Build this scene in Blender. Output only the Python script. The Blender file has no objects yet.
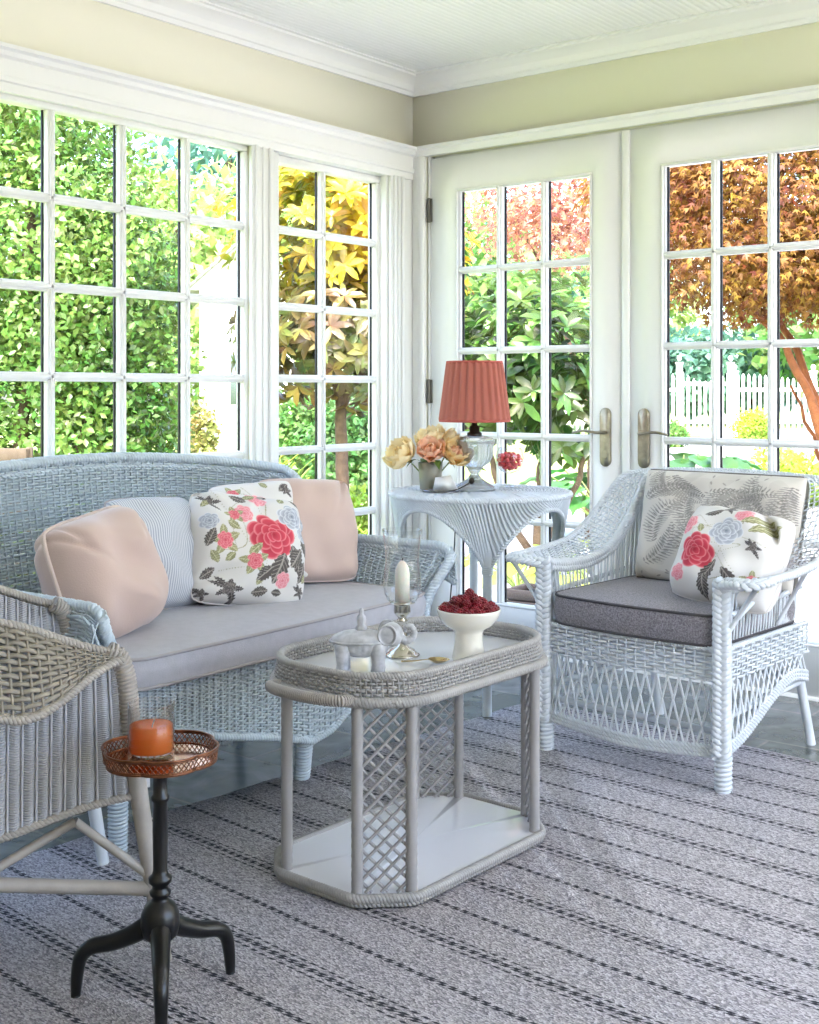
import bpy, bmesh, math, random
import numpy as np
from mathutils import Vector, Matrix
PI = math.pi
rng = np.random.default_rng(11)
random.seed(5)
COL = bpy.context.scene.collection
A = np.array

# ------------------------------------------------------------------ objects
def lin(h):
    h = h.lstrip('#'); c = [int(h[i:i+2], 16)/255 for i in (0, 2, 4)]
    return tuple((x/12.92 if x <= .04045 else ((x+.055)/1.055)**2.4) for x in c)

def tag(o, label=None, cat=None, group=None, kind=None):
    if label: o['label'] = label
    if cat: o['category'] = cat
    if group: o['group'] = group
    if kind: o['kind'] = kind
    return o

def empty(name, loc=(0, 0, 0), rz=0, label=None, cat=None, group=None, kind=None):
    o = bpy.data.objects.new(name, None); COL.objects.link(o)
    o.empty_display_size = .1
    o.location = loc; o.rotation_euler = (0, 0, rz)
    return tag(o, label, cat, group, kind)

class MB:
    def __init__(s): s.v = []; s.q = []; s.t = []; s.n = 0; s.c = []
    def add(s, V, F, col=None):
        V = np.asarray(V, float).reshape(-1, 3); F = np.asarray(F, int)
        if len(F):
            (s.q if F.shape[1] == 4 else s.t).append(F+s.n)
        s.v.append(V); s.n += len(V)
        s.c.append(np.ones((len(V), 3)) if col is None else np.asarray(col))
        return s
    def merge(s, o, M=None):
        V = np.concatenate(o.v)
        if M is not None:
            M = np.array(M); V = V@M[:3, :3].T+M[:3, 3]
        for q in o.q: s.q.append(q+s.n)
        for t in o.t: s.t.append(t+s.n)
        s.v.append(V); s.n += len(V); s.c += o.c
        return s
    def build(s, name, mat, parent=None, sharp=None, colours=False, smooth=True, loc=None, rot=None):
        me = bpy.data.meshes.new(name)
        V = np.concatenate(s.v).astype(np.float32)
        Q = np.concatenate(s.q) if s.q else np.zeros((0, 4), int)
        T = np.concatenate(s.t) if s.t else np.zeros((0, 3), int)
        loops = np.concatenate([Q.ravel(), T.ravel()]).astype(np.int32)
        st = np.concatenate([np.arange(len(Q))*4, len(Q)*4+np.arange(len(T))*3]).astype(np.int32)
        me.vertices.add(len(V)); me.vertices.foreach_set('co', V.ravel())
        me.loops.add(len(loops)); me.loops.foreach_set('vertex_index', loops)
        me.polygons.add(len(st)); me.polygons.foreach_set('loop_start', st)
        me.update(calc_edges=True); me.validate()
        if smooth: me.polygons.foreach_set('use_smooth', np.ones(len(me.polygons), bool))
        if sharp: me.set_sharp_from_angle(angle=math.radians(sharp))
        if colours:
            c = np.concatenate(s.c); c = np.concatenate([c, np.ones((len(c), 1))], 1).astype(np.float32)
            at = me.color_attributes.new('print', 'FLOAT_COLOR', 'POINT'); at.data.foreach_set('color', c.ravel())
        me.update()
        o = bpy.data.objects.new(name, me); COL.objects.link(o)
        if mat: me.materials.append(mat)
        if parent: o.parent = parent
        if loc is not None: o.location = loc
        if rot is not None: o.rotation_euler = rot
        return o

def grid_faces(n, m, wrap_n=False, wrap_m=False):
    i = np.arange(n if wrap_n else n-1); j = np.arange(m if wrap_m else m-1)
    I, J = np.meshgrid(i, j, indexing='ij'); I2 = (I+1) % n; J2 = (J+1) % m
    return np.stack([I*m+J, I2*m+J, I2*m+J2, I*m+J2], -1).reshape(-1, 4)

def nrm(v): return v/np.maximum(np.linalg.norm(v, axis=-1, keepdims=True), 1e-9)

def tubes(mb, P, r, k=5, closed=False, N=None, sx=1., sy=1., caps=True, tw=0):
    P = np.asarray(P, float)
    if P.ndim == 2: P = P[None]
    M, n, _ = P.shape
    if closed: T = np.roll(P, -1, 1)-np.roll(P, 1, 1)
    else: T = np.gradient(P, axis=1)
    T = nrm(T)
    if N is None:
        N = np.zeros_like(P)
        ref = np.where(np.abs(T[:, 0, 2:3]) < .9, A([[0, 0, 1.]]), A([[1., 0, 0]]))
        cur = nrm(ref-T[:, 0]*np.sum(ref*T[:, 0], -1, keepdims=True))
        for i in range(n):
            cur = nrm(cur-T[:, i]*np.sum(cur*T[:, i], -1, keepdims=True)); N[:, i] = cur
    else:
        N = np.broadcast_to(np.asarray(N, float), P.shape)
        N = nrm(N-T*np.sum(N*T, -1, keepdims=True))
    B = np.cross(T, N)
    r = np.broadcast_to(np.asarray(r, float), (M, n))[..., None, None]
    a = np.linspace(0, 2*PI, k, endpoint=False)+PI/k+tw
    V = P[:, :, None]+r*(np.cos(a)[None, None, :, None]*N[:, :, None]*sx+np.sin(a)[None, None, :, None]*B[:, :, None]*sy)
    f = grid_faces(n, k, closed, True)
    F = (f[None]+(np.arange(M)*n*k)[:, None, None]).reshape(-1, 4)
    V = V.reshape(-1, 3)
    if caps and not closed:
        base = len(V); V = np.concatenate([V, P[:, 0], P[:, -1]])
        j = np.arange(k); tri = []
        for m in range(M):
            o = m*n*k
            tri.append(np.stack([np.full(k, base+m), o+(j+1) % k, o+j], -1))
            o2 = o+(n-1)*k
            tri.append(np.stack([np.full(k, base+M+m), o2+j, o2+(j+1) % k], -1))
        mb.add(V, F); mb.t.append(np.concatenate(tri)+mb.n-len(V))
    else: mb.add(V, F)
    return mb

def spl(pts, n=40, closed=False):
    p = np.asarray(pts, float)
    if closed: q = np.concatenate([p[-1:], p, p[:2]]); m = len(p)
    else: q = np.concatenate([2*p[:1]-p[1:2], p, 2*p[-1:]-p[-2:-1]]); m = len(p)-1
    t = np.linspace(0, m, n, endpoint=not closed); i = np.minimum(t.astype(int), m-1); f = (t-i)[:, None]
    a, b, c, d = q[i], q[i+1], q[i+2], q[i+3]
    return .5*((2*b)+(-a+c)*f+(2*a-5*b+4*c-d)*f*f+(-a+3*b-3*c+d)*f**3)

def resample(p, n, closed=False):
    p = np.asarray(p, float)
    if closed: p = np.concatenate([p, p[:1]])
    d = np.concatenate([[0], np.cumsum(np.linalg.norm(np.diff(p, axis=0), axis=1))])
    s = np.linspace(0, d[-1], n+1)[:-1] if closed else np.linspace(0, d[-1], n)
    return np.stack([np.interp(s, d, p[:, i]) for i in range(p.shape[1])], -1)

def plen(p): return float(np.linalg.norm(np.diff(p, axis=0), axis=1).sum())

def rope(mb, path, R=.006, r=.005, lay=.03, K=3, closed=False, k=5, sz=1., seg=9):
    """K strands laid round a path, as a braided or twisted cane edge"""
    L = plen(path); turns = max(1, round(L/lay)); n = int(turns*seg)
    P = resample(path, n, closed)
    T = nrm((np.roll(P, -1, 0)-np.roll(P, 1, 0)) if closed else np.gradient(P, axis=0))
    ref = A([0, 0, 1.]) if abs(T[:, 2]).mean() < .8 else A([1., .2, 0])
    N = nrm(ref-T*(T@ref)[:, None]); B = np.cross(T, N)
    ph = np.linspace(0, 2*PI*turns, n, endpoint=not closed)
    Q = np.stack([P+R*(np.cos(ph+2*PI*j/K)[:, None]*N*sz+np.sin(ph+2*PI*j/K)[:, None]*B) for j in range(K)])
    return tubes(mb, Q, r, k, closed=closed)

def braid(mb, path, w, d, r, lay, Nv, closed=False, seg=12, k=6):
    """flat three-strand plait along a path, its face turned towards Nv"""
    L = plen(path); turns = max(1, round(L/lay)); n = int(turns*seg); P = resample(path, n, closed)
    T = nrm((np.roll(P, -1, 0)-np.roll(P, 1, 0)) if closed else np.gradient(P, axis=0))
    N = np.broadcast_to(A(Nv, float), P.shape); N = nrm(N-T*np.sum(N*T, -1, keepdims=True)); B = np.cross(T, N)
    ph = np.linspace(0, 2*PI*turns, n, endpoint=not closed)
    Q = np.stack([P+w*np.sin(ph+2*PI*j/3)[:, None]*B+d*np.sin(2*(ph+2*PI*j/3))[:, None]*N for j in range(3)])
    return tubes(mb, Q, r, k, closed=closed)

def wrap(mb, path, R, r=.0025, k=4, seg=10, core=True, pitch=None):
    """a pole wound closely with cane"""
    L = plen(path); turns = max(1, int(L/(pitch or 2*r))); n = turns*seg
    P = resample(path, n); T = nrm(np.gradient(P, axis=0))
    ref = A([0, 0, 1.]) if abs(T[:, 2]).mean() < .8 else A([1., .2, 0])
    N = nrm(ref-T*(T@ref)[:, None]); B = np.cross(T, N)
    ph = np.linspace(0, 2*PI*turns, n)
    RR = np.interp(np.linspace(0, 1, n), np.linspace(0, 1, len(np.atleast_1d(R))), np.atleast_1d(R))[:, None]
    Q = P+RR*(np.cos(ph)[:, None]*N+np.sin(ph)[:, None]*B)
    tubes(mb, Q[None], r, k)
    if core: tubes(mb, resample(path, 12)[None], float(np.min(R)), 10)
    return mb

def lathe(mb, prof, seg=32, c=(0, 0, 0), fn=None, close=False):
    p = A(prof, float); a = np.linspace(0, 2*PI, seg, endpoint=False)
    R = p[:, 0][:, None]*np.ones(seg)[None]
    if fn is not None: R = R*fn(a[None], p[:, 1][:, None])
    V = np.stack([R*np.cos(a), R*np.sin(a), np.broadcast_to(p[:, 1][:, None], R.shape)], -1).reshape(-1, 3)+A(c)
    return mb.add(V, grid_faces(len(p), seg, close, True)[:, ::-1])

def box(mb, lo, hi, b=.003):
    lo = A(lo, float); hi = A(hi, float); b = min(b, .45*float((hi-lo).min()))
    bm = bmesh.new(); bmesh.ops.create_cube(bm, size=1)
    for v in bm.verts: v.co = Vector([lo[i]+(v.co[i]+.5)*(hi[i]-lo[i]) for i in range(3)])
    if b > 0: bmesh.ops.bevel(bm, geom=bm.edges[:], offset=b, segments=1, profile=.5, affect='EDGES')
    addbm(mb, bm); return mb

def addbm(mb, bm, M=None):
    bmesh.ops.triangulate(bm, faces=[f for f in bm.faces if len(f.verts) > 4])
    bm.verts.index_update()
    V = A([v.co[:] for v in bm.verts])
    if M is not None: V = V@np.array(M)[:3, :3].T+np.array(M)[:3, 3]
    q = [[v.index for v in f.verts] for f in bm.faces if len(f.verts) == 4]
    t = [[v.index for v in f.verts] for f in bm.faces if len(f.verts) == 3]
    n = mb.n; mb.add(V, q if q else np.zeros((0, 4)))
    if t: mb.t.append(A(t)+n)
    bm.free()

def prism(mb, pts, z0, z1, b=0):
    """vertical prism over a plan outline, with an optional softened top edge"""
    pts = A(pts, float); n = len(pts); c = pts.mean(0)
    def ring(s, z): return np.concatenate([c+(pts-c)*s, np.full((n, 1), z)], 1)
    rings = [ring(1e-4, z0), ring(1, z0)]
    if b: rings += [ring(1, z1-b), ring(1-b/np.linalg.norm(pts-c, axis=1).mean(), z1)]
    else: rings += [ring(1, z1)]
    rings += [ring(1e-4, z1)]
    mb.add(np.concatenate(rings), grid_faces(len(rings), n, False, True)[:, ::-1]); return mb

def weave(mb, S, L, H, stake=.024, pitch=.006, r=None, amp=.0035, same=False, k=4, rs=.0035, seg=4, flat=.8, jit=0., fill=.52):
    """rows of cane running over and under upright stakes on the surface S(u,v)"""
    nu = max(2, round(L/stake)); nv = max(2, round(H/pitch)); n = nu*seg+1
    u = np.linspace(0, 1, n); v = (np.arange(nv)+.5)/nv
    U, V = np.meshgrid(u, v)
    P = S(U, V); e = 1e-3
    Su = S(np.minimum(U+e, 1), V)-S(np.maximum(U-e, 0), V); Sv = S(U, np.minimum(V+e, 1))-S(U, np.maximum(V-e, 0))
    N = nrm(np.cross(Su, Sv))
    loc = np.linalg.norm(S(U, np.minimum(V+.5/nv, 1))-S(U, np.maximum(V-.5/nv, 0)), axis=-1)
    rr = np.clip(fill*loc, .0008, fill*pitch*1.15) if r is None else r
    ph = PI*nu*U+(0 if same else PI*(np.arange(nv) % 2)[:, None])
    a = amp*(1+jit*rng.normal(0, 1, (nv, 1)))
    Q = P+N*(a*np.cos(ph))[..., None]
    tubes(mb, Q, rr, k, N=N, sx=flat, caps=False)
    if rs:
        us = np.linspace(0, 1, nu+1); vs = np.linspace(0, 1, max(6, nv//4))
        V2, U2 = np.meshgrid(vs, us)
        tubes(mb, S(U2, V2), rs, 4, caps=False)
    return mb

def ruled(pa, pb, bow=0.):
    """surface between two 3-D paths (v=0 on pa, v=1 on pb)"""
    pa = resample(pa, 200); pb = resample(pb, 200); s = np.linspace(0, 1, 200)
    def S(U, V):
        a = np.stack([np.interp(U, s, pa[:, i]) for i in range(3)], -1)
        b = np.stack([np.interp(U, s, pb[:, i]) for i in range(3)], -1)
        V = np.asarray(V)[..., None]
        return a+(b-a)*V+A([0, 0, bow])*(V*(1-V))
    return S

# ------------------------------------------------------------------ materials
MATS = {}
def mat(name, col, rough=.5, metal=0., var=0., vscale=8., bump=0., bscale=60., spec=.5, coat=0., sheen=0., col2=None, trans=0., attr=False, bdist=.002, island=0., subs=0.):
    if name in MATS: return MATS[name]
    m = bpy.data.materials.new(name); MATS[name] = m; m.use_nodes = True
    nt = m.node_tree; N = nt.nodes; b = N['Principled BSDF']; Lk = nt.links.new
    col = lin(col) if isinstance(col, str) else col
    b.inputs['Base Color'].default_value = (*col, 1); b.inputs['Roughness'].default_value = rough
    b.inputs['Metallic'].default_value = metal; b.inputs['Specular IOR Level'].default_value = spec
    b.inputs['Coat Weight'].default_value = coat; b.inputs['Sheen Weight'].default_value = sheen
    if subs: b.inputs['Subsurface Weight'].default_value = subs; b.inputs['Subsurface Scale'].default_value = .01
    src = None
    tc = N.new('ShaderNodeTexCoord')
    if attr:
        a = N.new('ShaderNodeAttribute'); a.attribute_name = 'print'; src = a.outputs['Color']; Lk(src, b.inputs['Base Color'])
    if var or col2:
        no = N.new('ShaderNodeTexNoise'); no.inputs['Scale'].default_value = vscale; no.inputs['Detail'].default_value = 4
        Lk(tc.outputs['Object'], no.inputs['Vector'])
        mx = N.new('ShaderNodeMix'); mx.data_type = 'RGBA'
        rp = N.new('ShaderNodeMapRange'); rp.inputs['From Min'].default_value = .35; rp.inputs['From Max'].default_value = .65
        Lk(no.outputs['Fac'], rp.inputs['Value']); Lk(rp.outputs['Result'], mx.inputs['Factor'])
        c2 = (lin(col2) if isinstance(col2, str) else col2) if col2 else tuple(c*(1-var) for c in col)
        mx.inputs['A'].default_value = (*col, 1); mx.inputs['B'].default_value = (*c2, 1)
        src = mx.outputs['Result']; Lk(src, b.inputs['Base Color'])
        if island:
            g = N.new('ShaderNodeNewGeometry'); h = N.new('ShaderNodeHueSaturation')
            r1 = N.new('ShaderNodeMapRange'); r1.inputs['To Min'].default_value = 1-island; r1.inputs['To Max'].default_value = 1+island
            r2 = N.new('ShaderNodeMapRange'); r2.inputs['To Min'].default_value = .5-.03; r2.inputs['To Max'].default_value = .5+.03
            Lk(g.outputs['Random Per Island'], r1.inputs['Value']); Lk(g.outputs['Random Per Island'], r2.inputs['Value'])
            Lk(r1.outputs['Result'], h.inputs['Value']); Lk(r2.outputs['Result'], h.inputs['Hue']); Lk(src, h.inputs['Color'])
            src = h.outputs['Color']; Lk(src, b.inputs['Base Color'])
    if bump:
        n2 = N.new('ShaderNodeTexNoise'); n2.inputs['Scale'].default_value = bscale; n2.inputs['Detail'].default_value = 3
        Lk(tc.outputs['Object'], n2.inputs['Vector'])
        bp = N.new('ShaderNodeBump'); bp.inputs['Strength'].default_value = bump; bp.inputs['Distance'].default_value = bdist
        Lk(n2.outputs['Fac'], bp.inputs['Height']); Lk(bp.outputs['Normal'], b.inputs['Normal'])
    if trans:
        out = N['Material Output']; tr = N.new('ShaderNodeBsdfTranslucent'); ms = N.new('ShaderNodeMixShader')
        ms.inputs[0].default_value = trans
        if src: Lk(src, tr.inputs['Color'])
        else: tr.inputs['Color'].default_value = (*col, 1)
        Lk(b.outputs[0], ms.inputs[1]); Lk(tr.outputs[0], ms.inputs[2]); Lk(ms.outputs[0], out.inputs[0])
    return m

def glassmat(name, tint=(1, 1, 1), ior=1.45, thick=False, rough=0., pw_=5):
    if name in MATS: return MATS[name]
    m = bpy.data.materials.new(name); MATS[name] = m; m.use_nodes = True; nt = m.node_tree; N = nt.nodes
    N.remove(N['Principled BSDF']); out = N['Material Output']
    tr = N.new('ShaderNodeBsdfTransparent'); tr.inputs[0].default_value = (*tint, 1)
    gl = N.new('ShaderNodeBsdfGlossy'); gl.inputs['Roughness'].default_value = rough
    lw = N.new('ShaderNodeLayerWeight'); pw = N.new('ShaderNodeMath'); pw.operation = 'POWER'; pw.inputs[1].default_value = pw_
    fr = N.new('ShaderNodeMath'); fr.operation = 'MULTIPLY_ADD'; f0 = ((ior-1)/(ior+1))**2; fr.inputs[1].default_value = 1-f0; fr.inputs[2].default_value = f0
    nt.links.new(lw.outputs['Facing'], pw.inputs[0]); nt.links.new(pw.outputs[0], fr.inputs[0])
    ms = N.new('ShaderNodeMixShader')
    nt.links.new(fr.outputs[0], ms.inputs[0]); nt.links.new(tr.outputs[0], ms.inputs[1]); nt.links.new(gl.outputs[0], ms.inputs[2])
    if thick:
        rf = N.new('ShaderNodeBsdfRefraction'); rf.inputs['IOR'].default_value = 1.42; rf.inputs['Color'].default_value = (*tint, 1)
        m2 = N.new('ShaderNodeMixShader'); m2.inputs[0].default_value = .75
        nt.links.new(tr.outputs[0], m2.inputs[1]); nt.links.new(rf.outputs[0], m2.inputs[2]); nt.links.new(m2.outputs[0], ms.inputs[1])
        df = N.new('ShaderNodeBsdfDiffuse'); df.inputs[0].default_value = (.9, .92, .95, 1); m3 = N.new('ShaderNodeMixShader'); m3.inputs[0].default_value = .26  # white diffuse mixed into the crystal, standing for its sparkle
        nt.links.new(m2.outputs[0], m3.inputs[1]); nt.links.new(df.outputs[0], m3.inputs[2]); nt.links.new(m3.outputs[0], ms.inputs[1])
    nt.links.new(ms.outputs[0], out.inputs[0]); return m

white = mat('white_paint', '#efefee', .32, var=.02, vscale=3)
wallp = mat('cream_wall_paint', '#eeead8', .75, bump=.08, bscale=90)
wick = mat('white_painted_wicker', '#dbe0e5', .42, var=.10, vscale=14, bump=.15, bscale=220)
wickg = mat('grey_painted_wicker', '#c4c3c8', .42, var=.12, vscale=14, bump=.15, bscale=220)
wicks = mat('pale_blue_painted_wicker', '#ccd7df', .42, var=.12, vscale=14, bump=.15, bscale=220)
tanw = mat('warm_lit_wicker', '#a2998b', .5, var=.25, vscale=30, bump=.2, bscale=200)  # near chair's wicker, warm reflected light put into its tan colour
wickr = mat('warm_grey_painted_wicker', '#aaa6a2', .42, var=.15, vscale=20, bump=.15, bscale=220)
wickt = mat('greige_painted_wicker', '#b3aba3', .5, var=.18, vscale=18, bump=.2, bscale=200)
glass = glassmat('window_glass', ior=1.2)
glass2 = glassmat('clear_glass', (.98, .985, .985), 1.45, pw_=3.4)
crystal = glassmat('cut_crystal', (.93, .95, .97), 1.7, thick=True)
SKY=.85; SUN=5.0; SUND=(-.15,.32,-1.0); EXPO=.88
# ------------------------------------------------------------------ the room
CEIL = 2.435; RY = -6.2; RX = 5.2
def wall(name, parts, m, b=.0):
    mb = MB()
    for lo, hi in parts: box(mb, lo, hi, b)
    return tag(mb.build(name, m, smooth=False), kind='structure')

wall('wall_left', [((-.06, RY, 1.995), (0, .06, CEIL+.1)), ((-.06, RY, -.15), (0, .06, .23)), ((-.06, RY, .23), (0, -3.36, 1.995)),
                   ((-.06, -.985, .23), (0, -.885, 1.995)), ((-.06, -.165, .23), (0, .06, 1.995))], wallp)
wall('wall_back', [((0, 0, 2.085), (RX, .06, CEIL+.1)), ((0, 0, -.15), (.085, .06, 2.085)), ((2.0, 0, -.15), (RX, .06, 2.085)), ((.085, .0, -.15), (2.0, .06, -.004))], wallp)

wall('wall_front', [((-.06, RY-.06, -.15), (RX, RY, CEIL+.1))], wallp)
wall('wall_right', [((RX, RY-.06, -.15), (RX+.06, -3.5, CEIL+.1)), ((RX, -3.5, -.15), (RX+.06, .06, .3))], wallp)
# ceiling of narrow beaded boards
mb = MB(); xs = []; zs = []
w = .052; x = -.05
while x < RX+.1:
    for dx, dz in ((0, .0035), (.003, 0), (w*.46, 0), (w*.46+.0015, .0015), (w*.46+.003, 0), (w-.004, 0)):
        xs.append(x+dx); zs.append(CEIL+dz)
    x += w
pr_ = np.stack([xs, np.zeros(len(xs)), zs], -1)
V = np.stack([pr_+A([0, RY, 0]), pr_+A([0, .12, 0])]); mb.add(V, grid_faces(2, len(xs)))
box(mb, (-.1, RY, CEIL+.02), (RX, .06, CEIL+.1), 0)
ceilm = mat('white_ceiling_paint', '#f8f8f7', .5)
tag(mb.build('ceiling', ceilm, smooth=False), kind='structure')

# slate floor
def slate():
    m = mat('slate_floor', '#7d8285', .18); nt = m.node_tree; N = nt.nodes; L = nt.links.new; b = N['Principled BSDF']
    tc = N.new('ShaderNodeTexCoord'); mp = N.new('ShaderNodeMapping'); L(tc.outputs['Object'], mp.inputs[0]); mp.inputs['Location'].default_value = (.13, .2, 0)
    br = N.new('ShaderNodeTexBrick'); L(mp.outputs[0], br.inputs['Vector']); br.inputs['Scale'].default_value = 1
    br.inputs['Brick Width'].default_value = .56; br.inputs['Row Height'].default_value = .37; br.inputs['Mortar Size'].default_value = .006; br.inputs['Mortar Smooth'].default_value = .4
    br.inputs['Color1'].default_value = (*lin('#a3a6a8'), 1); br.inputs['Color2'].default_value = (*lin('#8b918e'), 1); br.inputs['Mortar'].default_value = (*lin('#b5b2ad'), 1)
    no = N.new('ShaderNodeTexNoise'); no.inputs['Scale'].default_value = 7; no.inputs['Detail'].default_value = 6; no.inputs['Distortion'].default_value = .6; L(tc.outputs['Object'], no.inputs[0])
    cr = N.new('ShaderNodeValToRGB'); cr.color_ramp.elements[0].color = (.55, .58, .56, 1); cr.color_ramp.elements[0].position = .35; cr.color_ramp.elements[1].color = (1.25, 1.22, 1.2, 1); cr.color_ramp.elements[1].position = .7
    L(no.outputs[0], cr.inputs[0]); mx = N.new('ShaderNodeMix'); mx.data_type = 'RGBA'; mx.blend_type = 'MULTIPLY'; mx.inputs['Factor'].default_value = 1
    L(br.outputs['Color'], mx.inputs['A']); L(cr.outputs[0], mx.inputs['B']); L(mx.outputs['Result'], b.inputs['Base Color'])
    bp = N.new('ShaderNodeBump'); bp.inputs['Strength'].default_value = .6; bp.inputs['Distance'].default_value = .006
    mm = N.new('ShaderNodeMath'); mm.operation = 'MULTIPLY_ADD'; mm.inputs[1].default_value = -.8; L(br.outputs['Fac'], mm.inputs[0]); L(no.outputs[0], mm.inputs[2])
    L(mm.outputs[0], bp.inputs['Height']); L(bp.outputs[0], b.inputs['Normal'])
    return m
mb = MB(); box(mb, (-.0, RY, -.12), (RX, 0, 0), 0)
tag(mb.build('floor', slate(), smooth=False), kind='structure')

# crown moulding, casings
def extr(mb, prof, p0, p1, out):
    """profile of (outward, z) pairs swept from p0 to p1"""
    p = A(prof); out = A(out, float)
    r = [np.concatenate([A(q, float)[None]+out[None]*p[:, :1], ], 0)+A([0, 0, 1.])*p[:, 1:2] for q in (p0, p1)]
    mb.add(np.stack(r), grid_faces(2, len(p), False, True))
crown = [(0, 2.35), (.012, 2.35), (.014, 2.366), (.022, 2.37), (.03, 2.392), (.05, 2.412), (.07, 2.42), (.072, 2.428), (.086, 2.43), (.086, CEIL+.006), (0, CEIL+.006)]
mb = MB(); extr(mb, crown, (0, RY, 0), (0, -.0, 0), (1, 0, 0)); tag(mb.build('trim_1', white, sharp=25), kind='structure')
mb = MB(); extr(mb, crown, (0, 0, 0), (RX, 0, 0), (0, -1, 0)); tag(mb.build('trim_2', white, sharp=25), kind='structure')
# head casing over the windows: flat board, stepped bead, cap
head = [(0, 1.985), (.02, 1.985), (.02, 2.012), (.028, 2.016), (.028, 2.03), (.02, 2.034), (.02, 2.085), (.032, 2.092), (.036, 2.106), (.05, 2.112), (.05, 2.124), (0, 2.128)]
mb = MB(); extr(mb, head, (0, RY, 0), (0, 0, 0), (1, 0, 0))
tag(mb.build('trim_3', white, sharp=25), kind='structure')
mb = MB()
head2 = [(0, 2.083), (.02, 2.083), (.024, 2.108), (.036, 2.114), (.036, 2.126), (0, 2.13)]
extr(mb, head2, (0, 0, 0), (RX, 0, 0), (0, -1, 0)); tag(mb.build('trim_4', white, sharp=25), kind='structure')
mb = MB()   # upright casings on the window wall, each with two raised beads
for y0, y1 in ((-.992, -.877), (-.172, -.075), (-3.46, -3.35)):
    box(mb, (0, y0, .2), (.018, y1, 1.99), .003)
    box(mb, (.016, y0+.012, .2), (.028, y0+.03, 1.99), .004); box(mb, (.016, y1-.03, .2), (.028, y1-.012, 1.99), .004)
    box(mb, (.016, (y0+y1)/2-.006, .2), (.024, (y0+y1)/2+.006, 1.99), .003)
box(mb, (0, -.075, .0), (.012, 0, 2.0), .002)
tag(mb.build('trim_5', white, smooth=False), kind='structure')
mb = MB()
box(mb, (.012, -.022, 0), (.078, 0, 2.083), .004); box(mb, (.05, -.03, 0), (.078, -.02, 2.083), .004)
box(mb, (.078, 0.0, 0), (.094, .06, 2.083), .002); box(mb, (.1, 0.03, 2.06), (1.97, .06, 2.10), .002); box(mb, (1.018, .03, .012), (1.03, .05, 2.07), 0)
box(mb, (1.99, -.022, 0), (2.1, 0, 2.083), .004)
box(mb, (.08, -.01, -.02), (2.0, .06, .012), .004)
tag(mb.build('trim_6', white, smooth=False), kind='structure')
mb = MB(); box(mb, (0, RY, 0), (.016, -.0, .13), .004); box(mb, (0, RY, .2), (.03, -.0, .235), .005)
tag(mb.build('baseboard_left', white, smooth=False), kind='structure')
mb = MB(); box(mb, (2.1, -.016, 0), (RX, 0, .13), .004)
tag(mb.build('baseboard_back', white, smooth=False), kind='structure')

def lattice_window(name, xf, y0, y1, z0, z1, ycuts, zcuts, fw=.035, mw=.030, deep=.05, sill=True, jamb=None):
    """glazed opening in the left wall: frame, glazing bars, pane"""
    e = empty(name, (xf, (y0+y1)/2, z0), kind='structure')
    oy = (y0+y1)/2; o = A([xf, oy, z0])
    def B(mb, lo, hi, b=.004): box(mb, A(lo)-o, A(hi)-o, b)
    mb = MB()
    B(mb, (xf-deep, y0-fw, z0-fw), (xf, y1+fw, z0)); B(mb, (xf-deep, y0-fw, z1), (xf, y1+fw, z1+fw))
    B(mb, (xf-deep, y0-fw, z0), (xf, y0, z1)); B(mb, (xf-deep, y1, z0), (xf, y1+fw, z1))
    if jamb:
        for q in jamb: B(mb, *q)
    mb.build('window_frame', white, e, smooth=False)
    mb = MB()
    for y in ycuts:
        B(mb, (xf-.03, y-mw/2, z0), (xf-.006, y+mw/2, z1), .003); B(mb, (xf-.01, y-mw/4, z0), (xf, y+mw/4, z1), .003)
    for z in zcuts:
        B(mb, (xf-.03, y0, z-mw/2), (xf-.006, y1, z+mw/2), .003); B(mb, (xf-.01, y0, z-mw/4), (xf, y1, z+mw/4), .003)
    mb.build('glazing_bars', white, e, smooth=False)
    mb = MB()   # dark rubber line where the glass is bedded
    ys = [y0]+list(ycuts)+[y1]; zs_ = [z0]+list(zcuts)+[z1]
    for i in range(len(ys)-1):
        a = ys[i]+(mw/2 if i else 0); b2 = ys[i+1]-(mw/2 if i < len(ys)-2 else 0)
        B(mb, (xf-.036, a, z0), (xf-.028, a+.005, z1), 0); B(mb, (xf-.036, b2-.005, z0), (xf-.028, b2, z1), 0)
    mb.build('glazing_seal', mat('dark_glazing_seal', '#2b2b2c', .6), e, smooth=False)
    mb = MB(); mb.add(A([(xf-.032, y0-.01, z0-.01), (xf-.032, y1+.01, z0-.01), (xf-.032, y1+.01, z1+.01), (xf-.032, y0-.01, z1+.01)])-o, [(0, 1, 2, 3)]); mb.build('pane', glass, e, smooth=False)
    return e
lattice_window('window_1', -.012, -3.31, -1.000, .285, 1.968, [-1.276-.285*i for i in range(8)][:8], [1.688, 1.405, 1.119, .835, .56], fw=.03)
tag(lattice_window('window_2', -.035, -.80, -.205, .285, 1.956, [-.533], [1.70, 1.402, 1.121, .838, .566], fw=.03,
    jamb=[((-.06, -.885, .23), (0.0, -.83, 1.995), .003), ((-.06, -.185, .23), (.0, -.165, 1.995), .003), ((-.05, -.89, 1.985), (.006, -.16, 2.01), .003)]))

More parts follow.
